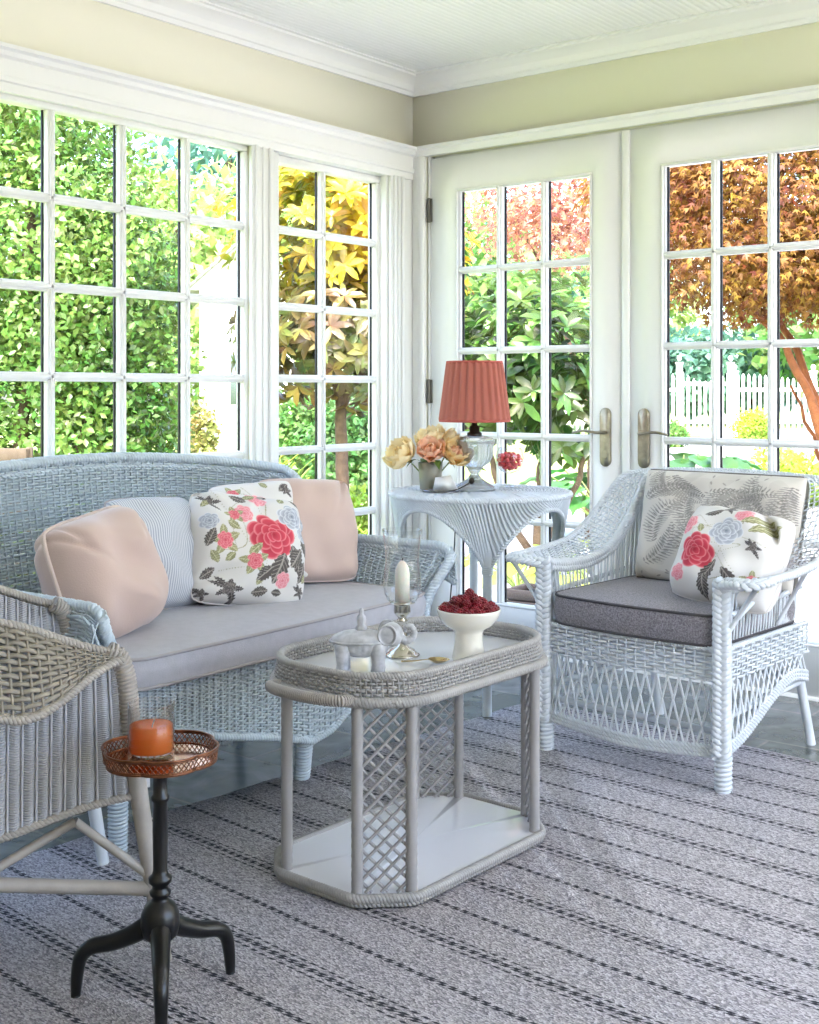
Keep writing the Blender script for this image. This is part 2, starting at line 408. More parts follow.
# french doors
brass = mat('antique_brass', '#a89f8c', .34, .85, var=.3, vscale=30)
steel = mat('dark_hinge_steel', '#6a6762', .35, .8)
def french_door(name, x0, x1, gx0, gx1, cuts, handle_x, lever_dir, hinges=None):
    e = empty(name, (x0, .02, 0), kind='structure'); o = A([x0, .02, 0])
    def B(mb, lo, hi, b=.004): box(mb, A(lo)-o, A(hi)-o, b)
    z0, z1 = .195, 1.918; zc = [1.583, 1.241, .886, .54]
    mb = MB()
    xo, zo = [x0, gx0, gx1, x1], [.014, z0, z1, 2.07]
    V = A([(x, y, z) for y in (0, .045) for z in zo for x in xo])-o; Fc = []
    for i in range(3):
        for j in range(3):
            if (i, j) != (1, 1):
                q = [i*4+j, i*4+j+1, i*4+j+5, i*4+j+4]; Fc.append(q); Fc.append([k+16 for k in q[::-1]])
    for a_, b_ in ((0, 1), (1, 2), (2, 3), (3, 7), (7, 11), (11, 15), (15, 14), (14, 13), (13, 12), (12, 8), (8, 4), (4, 0)): Fc.append([a_, a_+16, b_+16, b_])
    for a_, b_ in ((5, 6), (6, 10), (10, 9), (9, 5)): Fc.append([b_, b_+16, a_+16, a_])
    mb.add(V, Fc)
    f = .010                                   # raised sticking round the lights
    for a, b2 in (((gx0-f, -.006, z0-f), (gx1+f, .0, z0)), ((gx0-f, -.006, z1), (gx1+f, .0, z1+f)), ((gx0-f, -.006, z0), (gx0, .0, z1)), ((gx1, -.006, z0), (gx1+f, .0, z1))): B(mb, a, b2, .003)
    mb.build('door_leaf', white, e, smooth=False)
    mb = MB(); mw = .028
    for x in cuts: B(mb, (x-mw/2, .008, z0), (x+mw/2, .034, z1), .003); B(mb, (x-mw/4, -.002, z0), (x+mw/4, .01, z1), .003)
    for z in zc: B(mb, (gx0, .008, z-mw/2), (gx1, .034, z+mw/2), .003); B(mb, (gx0, -.002, z-mw/4), (gx1, .01, z+mw/4), .003)
    mb.build('glazing_bars', white, e, smooth=False)
    mb = MB(); xs = [gx0]+cuts+[gx1]
    for i in range(len(xs)-1):
        a = xs[i]+(mw/2 if i else 0); B(mb, (a, .03, z0), (a+.006, .038, z1), 0)
    mb.build('glazing_seal', mat('dark_glazing_seal', '#2b2b2c', .6), e, smooth=False)
    mb = MB(); mb.add(A([(gx0-.01, .036, z0-.01), (gx1+.01, .036, z0-.01), (gx1+.01, .036, z1+.01), (gx0-.01, .036, z1+.01)])-o, [(0, 1, 2, 3)]); mb.build('pane', glass, e, smooth=False)
    # handle: long arched plate, thumb cylinder, curved lever
    hb = MB(); t = np.linspace(0, PI, 12); wv = .024
    pl = [(wv*math.cos(a), .09+wv*math.sin(a)) for a in t]+[(-wv*math.cos(a), -.09-wv*math.sin(a)) for a in t]
    pl = A(pl); n = len(pl); r1 = np.stack([pl[:, 0], np.zeros(n), pl[:, 1]], -1); c = r1.mean(0)
    rings = [r1, r1+A([0, -.006, 0]), c+(r1-c)*.9+A([0, -.011, 0]), c+(r1-c)*.01+A([0, -.011, 0])]
    hb.add(np.concatenate(rings), grid_faces(4, n, False, True))
    hb.v = [v+A([handle_x, 0, .893])-o for v in hb.v]
    h = hb.build('handle_plate', brass, e, sharp=30)
    lv = MB(); hz = .912
    path = spl([(handle_x, .0, hz), (handle_x, -.04, hz), (handle_x+lever_dir*.02, -.052, hz), (handle_x+lever_dir*.07, -.054, hz+.006), (handle_x+lever_dir*.12, -.05, hz-.002)], 24)-o
    tubes(lv, path[None], np.linspace(.0095, .0055, 24), 10, sx=.8)
    lathe(lv, [(0, 0), (.014, 0), (.014, .012), (0, .014)], 16)
    lv.v[-1] = lv.v[-1]@A([[1, 0, 0], [0, 0, 1], [0, -1, 0]]).T+A([handle_x, -.012, hz-.085])-o
    lv.build('lever', brass, h, sharp=40)
    for hx, hz2 in (hinges or []):
        m2 = MB(); box(m2, A([hx-.014, -.004, hz2-.05])-o, A([hx+.014, .002, hz2+.05])-o, .001)
        P = A([[hx, -.007, hz2-.052], [hx, -.007, hz2+.052]])-o; tubes(m2, resample(P, 3)[None], .0065, 10)
        m2.build('hinge', steel, e, sharp=40)
    return e
french_door('door_1', .100, 1.018, .245, .880, [.446, .661], .951, -1, hinges=[(.093, 1.85), (.093, 1.07), (.093, .25)])
e = french_door('door_2', 1.052, 1.975, 1.196, 1.828, [1.394, 1.609], 1.115, 1)
mb = MB(); box(mb, (-.029, -.03, .014), (.004, -.018, 2.07), .003); mb.build('astragal', white, e, smooth=False)

# ------------------------------------------------------------------ rug
def rugmat():
    m = mat('striped_flatweave', '#a9a6ad', .92); nt = m.node_tree; N = nt.nodes; L = nt.links.new; b = N['Principled BSDF']
    tc = N.new('ShaderNodeTexCoord'); sp = N.new('ShaderNodeSeparateXYZ'); L(tc.outputs['Object'], sp.inputs[0])
    def M(op, a, b_=None, c=None):
        n = N.new('ShaderNodeMath'); n.operation = op
        for i, q in enumerate((a, b_, c)):
            if q is None: continue
            if isinstance(q, (int, float)): n.inputs[i].default_value = q
            else: L(q, n.inputs[i])
        return n.outputs[0]
    X, Y = sp.outputs[0], sp.outputs[1]
    nz = N.new('ShaderNodeTexNoise'); nz.inputs['Scale'].default_value = 9; L(tc.outputs['Object'], nz.inputs[0])
    Yw = M('ADD', Y, M('MULTIPLY', M('SUBTRACT', nz.outputs[0], .5), .006))
    yy = M('MODULO', M('ADD', Yw, 26.0), .26)            # one repeat is 26 cm
    mask = None
    for c, ph, wd in ((.019, 0, .0034), (.025, .5, .003), (.137, 0, .0026), (.152, .5, .0036), (.159, 0, .0036), (.174, .5, .0026)):
        ln = M('LESS_THAN', M('ABSOLUTE', M('SUBTRACT', yy, c)), wd)
        dash = M('LESS_THAN', M('FRACT', M('ADD', M('ADD', M('MULTIPLY', X, 1/.026), M('MULTIPLY', Y, -60.)), ph)), .62)
        k = M('MULTIPLY', ln, dash); mask = k if mask is None else M('MAXIMUM', mask, k)
    n1 = N.new('ShaderNodeTexNoise'); n1.inputs['Scale'].default_value = 260; n1.inputs['Detail'].default_value = 2; L(tc.outputs['Object'], n1.inputs[0])
    mp = N.new('ShaderNodeMapping'); mp.inputs['Scale'].default_value = (170, 330, 100); L(tc.outputs['Object'], mp.inputs[0])
    vo = N.new('ShaderNodeTexVoronoi'); L(mp.outputs[0], vo.inputs[0]); vo.inputs['Scale'].default_value = 1
    cr = N.new('ShaderNodeValToRGB'); e = cr.color_ramp.elements
    e[0].position = .1; e[0].color = (*lin('#7f7b82'), 1); e[1].position = .85; e[1].color = (*lin('#dfdbdf'), 1)
    x2 = e.new(.45); x2.color = (*lin('#b3aeb3'), 1)
    sc = N.new('ShaderNodeSeparateColor'); L(vo.outputs['Color'], sc.inputs[0])
    L(M('ADD', M('MULTIPLY', sc.outputs[0], .75), M('MULTIPLY', M('SUBTRACT', n1.outputs[0], .3), .5)), cr.inputs[0])
    n2 = N.new('ShaderNodeTexNoise'); n2.inputs['Scale'].default_value = 2.2; L(tc.outputs['Object'], n2.inputs[0])
    tint = N.new('ShaderNodeMix'); tint.data_type = 'RGBA'; tint.blend_type = 'MULTIPLY'; tint.inputs['Factor'].default_value = .5
    c3 = N.new('ShaderNodeValToRGB'); c3.color_ramp.elements[0].color = (1, .96, .95, 1); c3.color_ramp.elements[1].color = (.93, .96, 1, 1); L(n2.outputs[0], c3.inputs[0])
    L(cr.outputs[0], tint.inputs['A']); L(c3.outputs[0], tint.inputs['B'])
    mx = N.new('ShaderNodeMix'); mx.data_type = 'RGBA'; L(mask, mx.inputs['Factor']); L(tint.outputs['Result'], mx.inputs['A']); mx.inputs['B'].default_value = (*lin('#33323a'), 1)
    L(mx.outputs['Result'], b.inputs['Base Color'])
    bp = N.new('ShaderNodeBump'); bp.inputs['Strength'].default_value = .7; bp.inputs['Distance'].default_value = .003
    L(M('SUBTRACT', M('ADD', vo.outputs['Distance'], n1.outputs[0]), mask), bp.inputs['Height']); L(bp.outputs[0], b.inputs['Normal'])
    return m
RUGA = math.radians(-4.94)
# placed so that the far left corner sits at along 1.08, across -.52
rug_rot = lambda x, y: (x*.9963+y*.0861, -x*.0861+y*.9963)
mb = MB(); hx, hy = 1.75, 1.75
pl = []
for i in range(120): pl.append((-hx+.004*math.sin(i*.7), -hy+2*hy*i/120))
for i in range(120): pl.append((-hx+2*hx*i/120, hy+.003*math.sin(i*.5)))
for i in range(120): pl.append((hx, hy-2*hy*i/120))
for i in range(120): pl.append((hx-2*hx*i/120, -hy))
prism(mb, pl, 0.0, .008, .004)
cxr, cyr = rug_rot(1.06+hx, -.53-hy)
rug = mb.build('area_rug', rugmat(), loc=(cxr, cyr, 0), rot=(0, 0, RUGA), sharp=50)
tag(rug, 'large grey flat-woven rug with dark dashed stripes covering the slate floor', 'rug')
RZ = .008
# ------------------------------------------------------------------ cushions and printed cloth
def pillow_shape(w, h, t, n=70, crease=(), seed=0, pinch=.07):
    """two faces of a knife-edge pillow; returns grids of points for front and back"""
    r = np.random.default_rng(seed)
    u = np.linspace(-1, 1, n); U, V = np.meshgrid(u, u, indexing='ij')
    X = U*w/2*(1-pinch*(1-V**2)*np.abs(U)**3); Y = V*h/2*(1-pinch*(1-U**2)*np.abs(V)**3)
    rc = 1-.13*(np.abs(U)*np.abs(V))**3; X = X*rc; Y = Y*rc
    prof = ((1-np.abs(U)**2.4)*(1-np.abs(V)**2.4))**.45
    wr_ = np.zeros_like(U)
    for i in range(14):
        a = r.uniform(0, PI); f = r.uniform(4, 11); wr_ += np.sin(f*(U*np.cos(a)+V*np.sin(a))+r.uniform(0, 6))/14
    edge = (np.maximum(np.abs(U), np.abs(V)))**3
    Z = t/2*prof*(1+.35*wr_)+.030*wr_*edge*prof**.5
    for (cu, cv, ang, dep, wd, ln) in crease:
        d = (U-cu)*np.sin(ang)-(V-cv)*np.cos(ang); al = (U-cu)*np.cos(ang)+(V-cv)*np.sin(ang)
        Z = Z-dep*np.exp(-(d/wd)**2)*np.exp(-(al/ln)**2)
    return U, V, X, Y, Z

class Print:
    """paints a cloth print: colour per point of a fine grid (u right, v up, 0..1)"""
    def __init__(s, U, V, base): s.U = U; s.V = V; s.c = np.ones(U.shape+(3,))*A(lin(base))
    def put(s, m, col):
        m = np.clip(m, 0, 1)[..., None]; s.c = s.c*(1-m)+m*A(col)
    def leaf(s, x, y, L, W, a, col, vein=None, serr=0.):
        dx = s.U-x; dy = s.V-y; p = (dx*math.cos(a)+dy*math.sin(a))/L; q = (-dx*math.sin(a)+dy*math.cos(a))/W
        w = np.sin(PI*np.clip(p, 0, 1))**.8*(1+serr*np.sin(p*40)); m = ((p > 0) & (p < 1) & (np.abs(q) < w)).astype(float)
        s.put(m, lin(col) if isinstance(col, str) else col)
        if vein: s.put(m*((np.abs(q) < .10) | (np.abs(((p-np.abs(q)*.25)*7) % 1-.5) < .09)), lin(vein))
    def rose(s, x, y, R, dark, mid, light, seed=0, asp=1.):
        dx = s.U-x; dy = (s.V-y)/asp; d = np.hypot(dx, dy); th = np.arctan2(dy, dx)
        rr = R*(1+.07*np.sin(5*th+seed)+.05*np.sin(9*th+2*seed))
        r = np.random.default_rng(int(abs(seed)*10)+1)
        for ring, (q, sz, n) in enumerate(((.66, .42, 7), (.48, .36, 6), (.30, .30, 5), (.12, .22, 3))):
            for j in range(n):
                a = 2*PI*j/n+ring*.6+r.uniform(-.2, .2); px, py = q*R*math.cos(a), q*R*math.sin(a)*1.0; ss = sz*R*r.uniform(.9, 1.12)
                e = np.hypot(dx-px, dy-py)/ss*(1+.06*np.sin(5*th+j)); m = np.clip((1-e)*14, 0, 1)
                f = np.clip((d/R-(q-sz*.6))/(sz*1.6), 0, 1)[..., None]
                col = A(lin(dark))*(1-f)+A(lin(mid))*f; hl = np.clip((e-.72)*5, 0, 1)[..., None]*f
                col = col*(1-hl*.75)+A(lin(light))*hl*.75; mm = m[..., None]; s.c = s.c*(1-mm)+mm*col
    def stem(s, pts, wd, col):
        P = spl([(a, b, 0) for a, b in pts], 60)
        m = np.zeros_like(s.U, bool)
        for a, b, _ in P: m |= (s.U-a)**2+(s.V-b)**2 < wd*wd
        s.put(m.astype(float), lin(col))

def floral(U, V, seed, motifs):
    p = Print(U, V, '#dedad6'); r = np.random.default_rng(seed)
    for k in range(6):
        p.stem([(r.uniform(0, 1), r.uniform(0, 1)), (r.uniform(.2, .8), r.uniform(.2, .8)), (r.uniform(0, 1), r.uniform(0, 1))], .004, '#a9a386')
    for m in motifs:
        k = m[0]
        if k == 'rose': p.rose(*m[1:4], '#a81f33', '#d8475a', '#f0a0a4', seed+m[1]*9)
        elif k == 'pink': p.rose(*m[1:4], '#d8707f', '#ec9aa3', '#f8d4d4', seed+m[1]*9)
        elif k == 'grey': p.rose(*m[1:4], '#6f7583', '#c3c6cf', '#f2f2f4', seed+m[1]*9)
        elif k == 'dark': p.leaf(*m[1:6], '#57504c', '#a39b92', .12)
        elif k == 'grn': p.leaf(*m[1:6], '#8f8d66', '#c9c6a0', .1)
        elif k == 'spray':
            x, y, R = m[1:4]
            for j in range(9):
                a = j*2*PI/9+.3*math.sin(j*3); p.leaf(x, y, R*(.7+.3*math.sin(j*5)), R*.13, a, '#463f3f', '#8b8480', .3)
            p.rose(x, y, R*.3, '#3a3435', '#6b6360', '#b9b0a8', 2)
        elif k == 'bud':
            x, y, R = m[1:4]
            for j in range(5): p.leaf(x, y, R*1.9, R*.5, j*1.25+.5, '#98946b', '#c9c6a0')
            p.rose(x, y, R, '#c23a4c', '#e0707c', '#f3b4b6', 3)
    return p.c

def frame_mat(c, n, up=(0, 0, 1), roll=0.):
    n = Vector(n).normalized(); up = Vector(up); x = up.cross(n).normalized(); y = n.cross(x)
    M = Matrix.Identity(4)
    for i in range(3): M[i][0] = x[i]; M[i][1] = y[i]; M[i][2] = n[i]
    M = M @ Matrix.Rotation(roll, 4, 'Z'); M.translation = Vector(c); return M

def pillow(name, label, c, n, w, h, t, m, roll=0., paint=None, piping=None, crease=(), seed=0, group=None, res=70, pinch=.07, cat='pillow', parent=None, dent=0.):
    U, V, X, Y, Z = pillow_shape(w, h, t, res, crease, seed, pinch)
    mb = MB(); col = paint((U+1)/2, (V+1)/2) if paint else None
    f = grid_faces(res, res)
    cc = None if col is None else col.reshape(-1, 3)
    mb.add(np.stack([X, Y, Z+.002], -1).reshape(-1, 3), f, cc)
    mb.add(np.stack([X, Y, -Z*.9-.002], -1).reshape(-1, 3), f[:, ::-1], None if cc is None else cc[::-1])
    o = mb.build(name, m, parent, colours=bool(paint))
    o.matrix_basis = frame_mat(c, n, roll=roll)
    if not parent: tag(o, label, cat, group)
    e = np.concatenate([np.stack([X[:, 0], Y[:, 0]], -1), np.stack([X[-1, 1:], Y[-1, 1:]], -1), np.stack([X[::-1, -1][1:], Y[::-1, -1][1:]], -1), np.stack([X[0, ::-1][1:-1], Y[0, ::-1][1:-1]], -1)])
    e = np.concatenate([e, np.zeros((len(e), 1))], 1)
    if piping:
        pb = MB()
        if piping[0] == 'cord': tubes(pb, e[None], piping[2], 6, closed=True)
        else: rope(pb, e, piping[2]*.55, piping[2]*.6, .012, 3, closed=True, seg=6)
        pb.build(piping[0]+'_trim' if piping[0] != 'cord' else 'piping', piping[1], o)
    return o

def box_cushion(mb, pts, z0, z1, crown=.012, edge=.012, nr=14):
    """upholstered slab over a plan outline, softly crowned"""
    pts = A(pts, float); n = len(pts); c = pts.mean(0); rad = np.linalg.norm(pts-c, axis=1).mean()
    rings = []
    def ring(s, z): rings.append(np.concatenate([c+(pts-c)*s, np.full((n, 1), z)], 1))
    for i in range(nr+1):
        s = i/nr*(1-edge/rad); ring(max(s, 1e-4), z0)
    for a in (30, 60): ring(1-edge/rad*(1-math.sin(math.radians(a))), z0+edge*(1-math.cos(math.radians(a))))
    H = z1-z0
    for k in range(5): f = k/4; ring(1+.006*math.sin(PI*f)/rad, z0+edge+(H-2*edge)*f)
    for a in (60, 30): ring(1-edge/rad*(1-math.sin(math.radians(a))), z1-edge*(1-math.cos(math.radians(a))))
    for i in range(nr, -1, -1):
        s = i/nr*(1-edge/rad); ring(max(s, 1e-4), z1+crown*(1-(i/nr)**2.5))
    mb.add(np.concatenate(rings), grid_faces(len(rings), n, False, True)[:, ::-1]); return mb

def rrect(x0, x1, y0, y1, r, n=8, side=12):
    """rounded rectangle outline, r = radii of corners (x1,y0),(x1,y1),(x0,y1),(x0,y0)"""
    if isinstance(r, (int, float)): r = [r]*4
    o = []
    C4 = [(x1-r[0], y0+r[0], -PI/2, r[0]), (x1-r[1], y1-r[1], 0, r[1]), (x0+r[2], y1-r[2], PI/2, r[2]), (x0+r[3], y0+r[3], PI, r[3])]
    for cx, cy, a, q in C4:
        for i in range(n+1): o.append((cx+q*math.cos(a+PI/2*i/n), cy+q*math.sin(a+PI/2*i/n)))
    o = A(o); o3 = np.concatenate([o, np.zeros((len(o), 1))], 1)
    return resample(o3, 4*(n+side), True)[:, :2]

sofac = mat('pale_grey_ticking', '#b4b2b8', .85, var=.08, vscale=40, bump=.4, bscale=320, sheen=.2)
blush = mat('blush_linen', '#cfb5aa', .85, var=.05, vscale=5, bump=.3, bscale=300, sheen=.3)
fringe = mat('blush_fringe', '#dcc8be', .9)
printm = mat('printed_cotton', '#ffffff', .8, attr=True, bump=.2, bscale=300)
tweed = mat('charcoal_tweed', '#9a959a', .92, col2='#656067', vscale=240, bump=.9, bscale=170, sheen=.2)
darkpipe = mat('charcoal_piping', '#4a474a', .8)
greypipe = mat('grey_piping', '#a9a3a2', .8)

def stripe_mat():
    m = mat('fine_striped_cotton', '#d5d6da', .85); nt = m.node_tree; N = nt.nodes; L = nt.links.new; b = N['Principled BSDF']
    tc = N.new('ShaderNodeTexCoord'); sp = N.new('ShaderNodeSeparateXYZ'); L(tc.outputs['Object'], sp.inputs[0])
    w = N.new('ShaderNodeMath'); w.operation = 'MULTIPLY'; w.inputs[1].default_value = 1/.007; L(sp.outputs[0], w.inputs[0])
    f = N.new('ShaderNodeMath'); f.operation = 'FRACT'; L(w.outputs[0], f.inputs[0]); g = N.new('ShaderNodeMath'); g.operation = 'LESS_THAN'; g.inputs[1].default_value = .4; L(f.outputs[0], g.inputs[0])
    mx = N.new('ShaderNodeMix'); mx.data_type = 'RGBA'; mx.inputs['A'].default_value = (*lin('#d0d1d6'), 1); mx.inputs['B'].default_value = (*lin('#9ea3b0'), 1); L(g.outputs[0], mx.inputs['Factor']); L(mx.outputs['Result'], b.inputs['Base Color'])
    return m

# ------------------------------------------------------------------ wicker sofa under the window
SO = A([.605, -1.835, 0])
sofa = empty('wicker_sofa', SO, .03, label='pale blue-grey woven wicker sofa with high rounded back standing under the wide window', cat='sofa')
def smooth(a, b, x): t = np.clip((x-a)/(b-a), 0, 1); return t*t*(3-2*t)
HW = .62
def sofa_plan():
    xf, xb, R = 1.005-.6, .22-.6, .27
    p = [(xf, HW), (xb+R, HW)]+[(xb+R-R*math.sin(a), HW-R+R*math.cos(a)) for a in np.linspace(0, PI/2, 14)[1:]]
    p = p+[(xb, 0)]+[(x, -y) for x, y in p[::-1]]
    return resample(np.concatenate([A(p), np.zeros((len(p), 1))], 1), 300)
SP = sofa_plan(); SS = np.linspace(0, 1, 300); sT = nrm(np.gradient(SP, axis=0)); sOut = np.stack([sT[:, 1], -sT[:, 0], 0*sT[:, 0]], -1)
if sOut[0, 1] < 0: sOut = -sOut
def sofa_top(x, y):
    arm = .603-.014*smooth(.37, .405, x)
    t = smooth(.02, -.21, x)
    return arm+(.805-arm)*t**.85+.06*smooth(-.1, -.38, x)*(1-np.abs(y/.7)**2.2)
def sofa_S(U, V, z0=.17):
    x = np.interp(U, SS, SP[:, 0]); y = np.interp(U, SS, SP[:, 1]); ox = np.interp(U, SS, sOut[:, 0]); oy = np.interp(U, SS, sOut[:, 1])
    zt = sofa_top(x, y); zb = z0+0*x; z = zb+(zt-zb)*V
    side = smooth(-.30, -.05, x)
    tp = smooth(.62, 1., V)*side
    fl = (.018*smooth(.3, 1, V)+.040*tp**1.5)*side*(1-.5*smooth(-.02, -.2, x))+.075*smooth(.2, 1, V)*(1-side)
    pin = -.02*np.exp(-((V-.55)/.2)**2)*smooth(.3, .43, x)
    fw = .050*smooth(.5, .97, V)*smooth(.22, .405, x)
    return np.stack([x+ox*(fl+pin)+fw, y+oy*(fl+pin), z-.012*tp**2], -1)
mb = MB(); L_ = plen(SP)
weave(mb, sofa_S, L_, .66, stake=.0235, pitch=.0082, amp=.0056, rs=.0032, fill=.47)
mb.build('woven_shell', wicks, sofa)
u = np.linspace(0, 1, 260); mb = MB()
top = sofa_S(u, np.ones_like(u)); rope(mb, top, .0085, .0075, .034, 3)
off = sofa_S(u, np.full_like(u, .955)); rope(mb, off+np.stack([0*u, 0*u, 0*u], -1), .004, .0045, .03, 2)
for s_ in (0, 1):
    v = np.linspace(0, 1, 60); fr = sofa_S(np.full_like(v, float(s_)), v); rope(mb, fr, .0085, .0075, .03, 3)
    g = sofa_S(np.full_like(v, s_*1.+(.016 if s_ == 0 else -.016)), v); rope(mb, g, .004, .004, .024, 2)
mb.build('braided_edge', wicks, sofa)
mb = MB()
def outer_S(U, V):
    a = sofa_S(U, V*.97); k = .020+.012*V; return a+np.stack([np.interp(U, SS, sOut[:, 0])*k, np.interp(U, SS, sOut[:, 1])*k, 0*a[..., 2]], -1)
weave(mb, outer_S, L_, .66, stake=.03, pitch=.012, amp=.003, rs=.004, fill=.56, seg=3)
mb.build('outer_shell', wicks, sofa)
# second skin: the wide outer roll of the back
def roll_S(U, V):
    a = sofa_S(U, np.ones_like(U)); ox = np.interp(U, SS, sOut[:, 0]); oy = np.interp(U, SS, sOut[:, 1])
    x = np.interp(U, SS, SP[:, 0]); k = .030+.02*smooth(.4, 0, x)
    return a+np.stack([ox*k*np.sin(V*PI*.6), oy*k*np.sin(V*PI*.6), -.10*V**1.5], -1)
mb = MB(); weave(mb, roll_S, L_, .11, stake=.0235, pitch=.0062, amp=.003, rs=.0025)
rope(mb, roll_S(u, np.ones_like(u)), .006, .006, .03, 3); mb.build('rolled_border', wicks, sofa)
# front apron with a dropped middle
def ap_low(y): return np.interp(y, [-.66, -.395, -.28, -.065, .07, .15, .216, .35, .66], [.29, .253, .215, .163, .122, .134, .165, .24, .29])
def ap_S(U, V):
    y = HW-2*HW*U; x = 1.005-.6+.012*np.cos(y/HW*PI/2); zb = ap_low(y)
    return np.stack([x+.02*(1-V)*0, y, zb+(.385-zb)*V], -1)
mb = MB(); weave(mb, ap_S, 2*HW, .25, stake=.0235, pitch=.0082, amp=.0056, rs=.0045, fill=.52)
mb.build('front_apron', wicks, sofa)
mb = MB(); rope(mb, ap_S(u, np.zeros_like(u)), .006, .006, .03, 3); rope(mb, ap_S(u, np.ones_like(u)), .006, .006, .03, 3); mb.build('apron_braid', wicks, sofa)
mb = MB(); prism(mb, rrect(.23-.6, .985-.6, -HW+.01, HW-.01, [.03, .03, .24, .24]), .345, .385, .004); mb.build('seat_base', wicks, sofa, sharp=40)
for (lx, ly, tx, ty) in ((.366, .086, .395, .07), (.38, HW-.05, .375, HW-.05), (.38, -HW+.05, .375, -HW+.05), (-.30, .52, -.27, .50), (-.30, -.52, -.27, -.50)):
    mb = MB(); h = float(ap_low(A(ly)))+.06 if lx > 0 else .3
    wrap(mb, A([[lx, ly, .006], [tx, ty, h]]), A([.019, .024]), .0045, 5); mb.build('leg', wicks, sofa)
# seat cushion
pl = rrect(.245-.6, 1.045-.6, -HW+.02, HW-.02, [.07, .07, .22, .22])
pl[:, 0] += .012*(pl[:, 0] > .3)*np.cos(pl[:, 1]/HW*PI/2)
mb = MB(); box_cushion(mb, pl, .385, .462, .012, .010)
sc_ = mb.build('seat_cushion', sofac, sofa)
mb = MB()
for z in (.458, .389): tubes(mb, np.concatenate([pl, np.full((len(pl), 1), z)], 1)[None], .0045, 6, closed=True)
mb.build('piping', greypipe, sc_)

SZ = .472
pillow('throw_pillow', 'blush pillow with fringed seam leaning against the left arm of the sofa', (.775, -2.265, SZ+.137), (.975, .18, .28), .335, .335, .25, blush, roll=.14,
       piping=('fringe', fringe, .006), crease=((-.75, .9, -1.3, .02, .06, .4), (.8, .8, .8, .018, .06, .5), (-.9, .75, -.8, .02, .05, .5)), seed=3)
pillow('throw_pillow', 'pale finely striped cotton throw pillow between the left blush pillow and the floral pillow', (.625, -1.965, SZ+.152), (.93, .05, .30), .335, .335, .17, stripe_mat(), roll=-.05,
       piping=('cord', greypipe, .004), seed=4)
fm = [('rose', .60, .56, .20), ('pink', .38, .74, .08), ('bud', .22, .50, .07), ('bud', .44, .33, .065), ('grey', .80, .76, .12), ('spray', .26, .10, .17), ('spray', .13, .86, .14), ('dark', .70, .42, .27, .07, -1.9), ('dark', .78, .50, .26, .07, -1.3), ('dark', .9, .6, .2, .05, -1.2), ('dark', .92, .38, .2, .05, -1.9), ('grn', .50, .48, .12, .03, 3.9), ('grn', .34, .60, .12, .03, 2.6), ('grn', .52, .24, .11, .03, -2.), ('pink', .53, .93, .09), ('grn', .9, .2, .1, .03, 1.), ('dark', .62, .1, .1, .03, 0.), ('grn', .3, .4, .1, .03, -2.4), ('dark', .95, .9, .14, .04, 2.4), ('dark', .08, .45, .16, .04, 1.2), ('dark', .05, .2, .14, .04, .6), ('grey', .10, .66, .07), ('grn', .4, .9, .12, .03, .4), ('grn', .18, .32, .12, .03, 2.2), ('dark', .45, .08, .14, .04, .2), ('spray', .90, .12, .10), ('grn', .72, .9, .10, .03, .9), ('dark', .88, .48, .22, .06, -2.2), ('bud', .30, .72, .045), ('dark', .30, .93, .14, .04, -.5), ('grey', .92, .62, .07), ('dark', .60, .30, .18, .05, -2.4), ('grn', .05, .8, .12, .03, .8), ('spray', .05, .05, .10), ('pink', .70, .20, .06)]
pillow('throw_pillow', 'white floral throw pillow with large red rose, front and centre on the sofa', (.735, -1.725, SZ+.142), (.88, -.26, .36), .375, .345, .20, printm, roll=-.16,
       paint=lambda U, V: floral(U, V, 1, fm), crease=((-.75, .8, -.8, .03, .1, .4), (.2, .9, 1.2, .025, .12, .5), (-.8, -.6, .5, .02, .1, .4)), seed=5, res=210, piping=('cord', mat('cream_piping', '#e7e1db', .8), .003))
fm2 = [('pink', .45, .70, .12), ('grey', .80, .48, .15), ('dark', .2, .6, .2, .05, 1.), ('dark', .7, .85, .15, .04, .5), ('rose', .3, .3, .15), ('spray', .8, .85, .1), ('bud', .2, .85, .06), ('grn', .6, .9, .1, .03, 2.)]
pillow('throw_pillow', 'floral throw pillow with pink bloom mostly hidden behind the red rose pillow', (.61, -1.545, SZ+.165), (.90, -.20, .32), .33, .34, .12, printm, roll=.02,
       paint=lambda U, V: floral(U, V, 2, fm2), seed=6, res=160, piping=('cord', mat('cream_piping', '#e7e1db', .8), .003))
pillow('throw_pillow', 'blush pink throw pillow at the right end of the sofa, behind the floral pillow', (.63, -1.35, SZ+.16), (.88, -.30, .30), .35, .35, .17, blush, roll=-.06,
       piping=('fringe', fringe, .004), crease=((.8, .9, 1.0, .02, .06, .5),), seed=7)

# ------------------------------------------------------------------ wicker armchair by the doors
AC = empty('wicker_armchair', (1.642, -1.106, 0), math.radians(-4.2), label='white open-weave wicker armchair with charcoal seat in front of the french doors', cat='armchair')
Rin = A([(-.292, .0, .565), (-.288, .10, .553), (-.284, .22, .555), (-.280, .33, .585), (-.275, .42, .655), (-.268, .48, .735), (-.262, .52, .795), (-.23, .55, .80), (-.12, .565, .805), (0, .57, .807)])
Rout = A([(-.392, -.035, .575), (-.405, .06, .578), (-.412, .18, .583), (-.415, .30, .60), (-.41, .40, .65), (-.395, .48, .72), (-.37, .545, .785), (-.31, .60, .803), (-.16, .615, .812), (0, .62, .815)])
mir = lambda p: np.concatenate([p, (p[:-1]*A([-1, 1, 1]))[::-1]])
Rin = spl(mir(Rin), 160); Rout = spl(mir(Rout), 160)
S = ruled(Rin, Rout, .02); mb = MB()
weave(mb, S, plen((Rin+Rout)/2), .105, stake=.018, pitch=.0140, r=.0031, amp=.0036, rs=.0028)
mb.build('arm_and_back_roll', wick, AC)
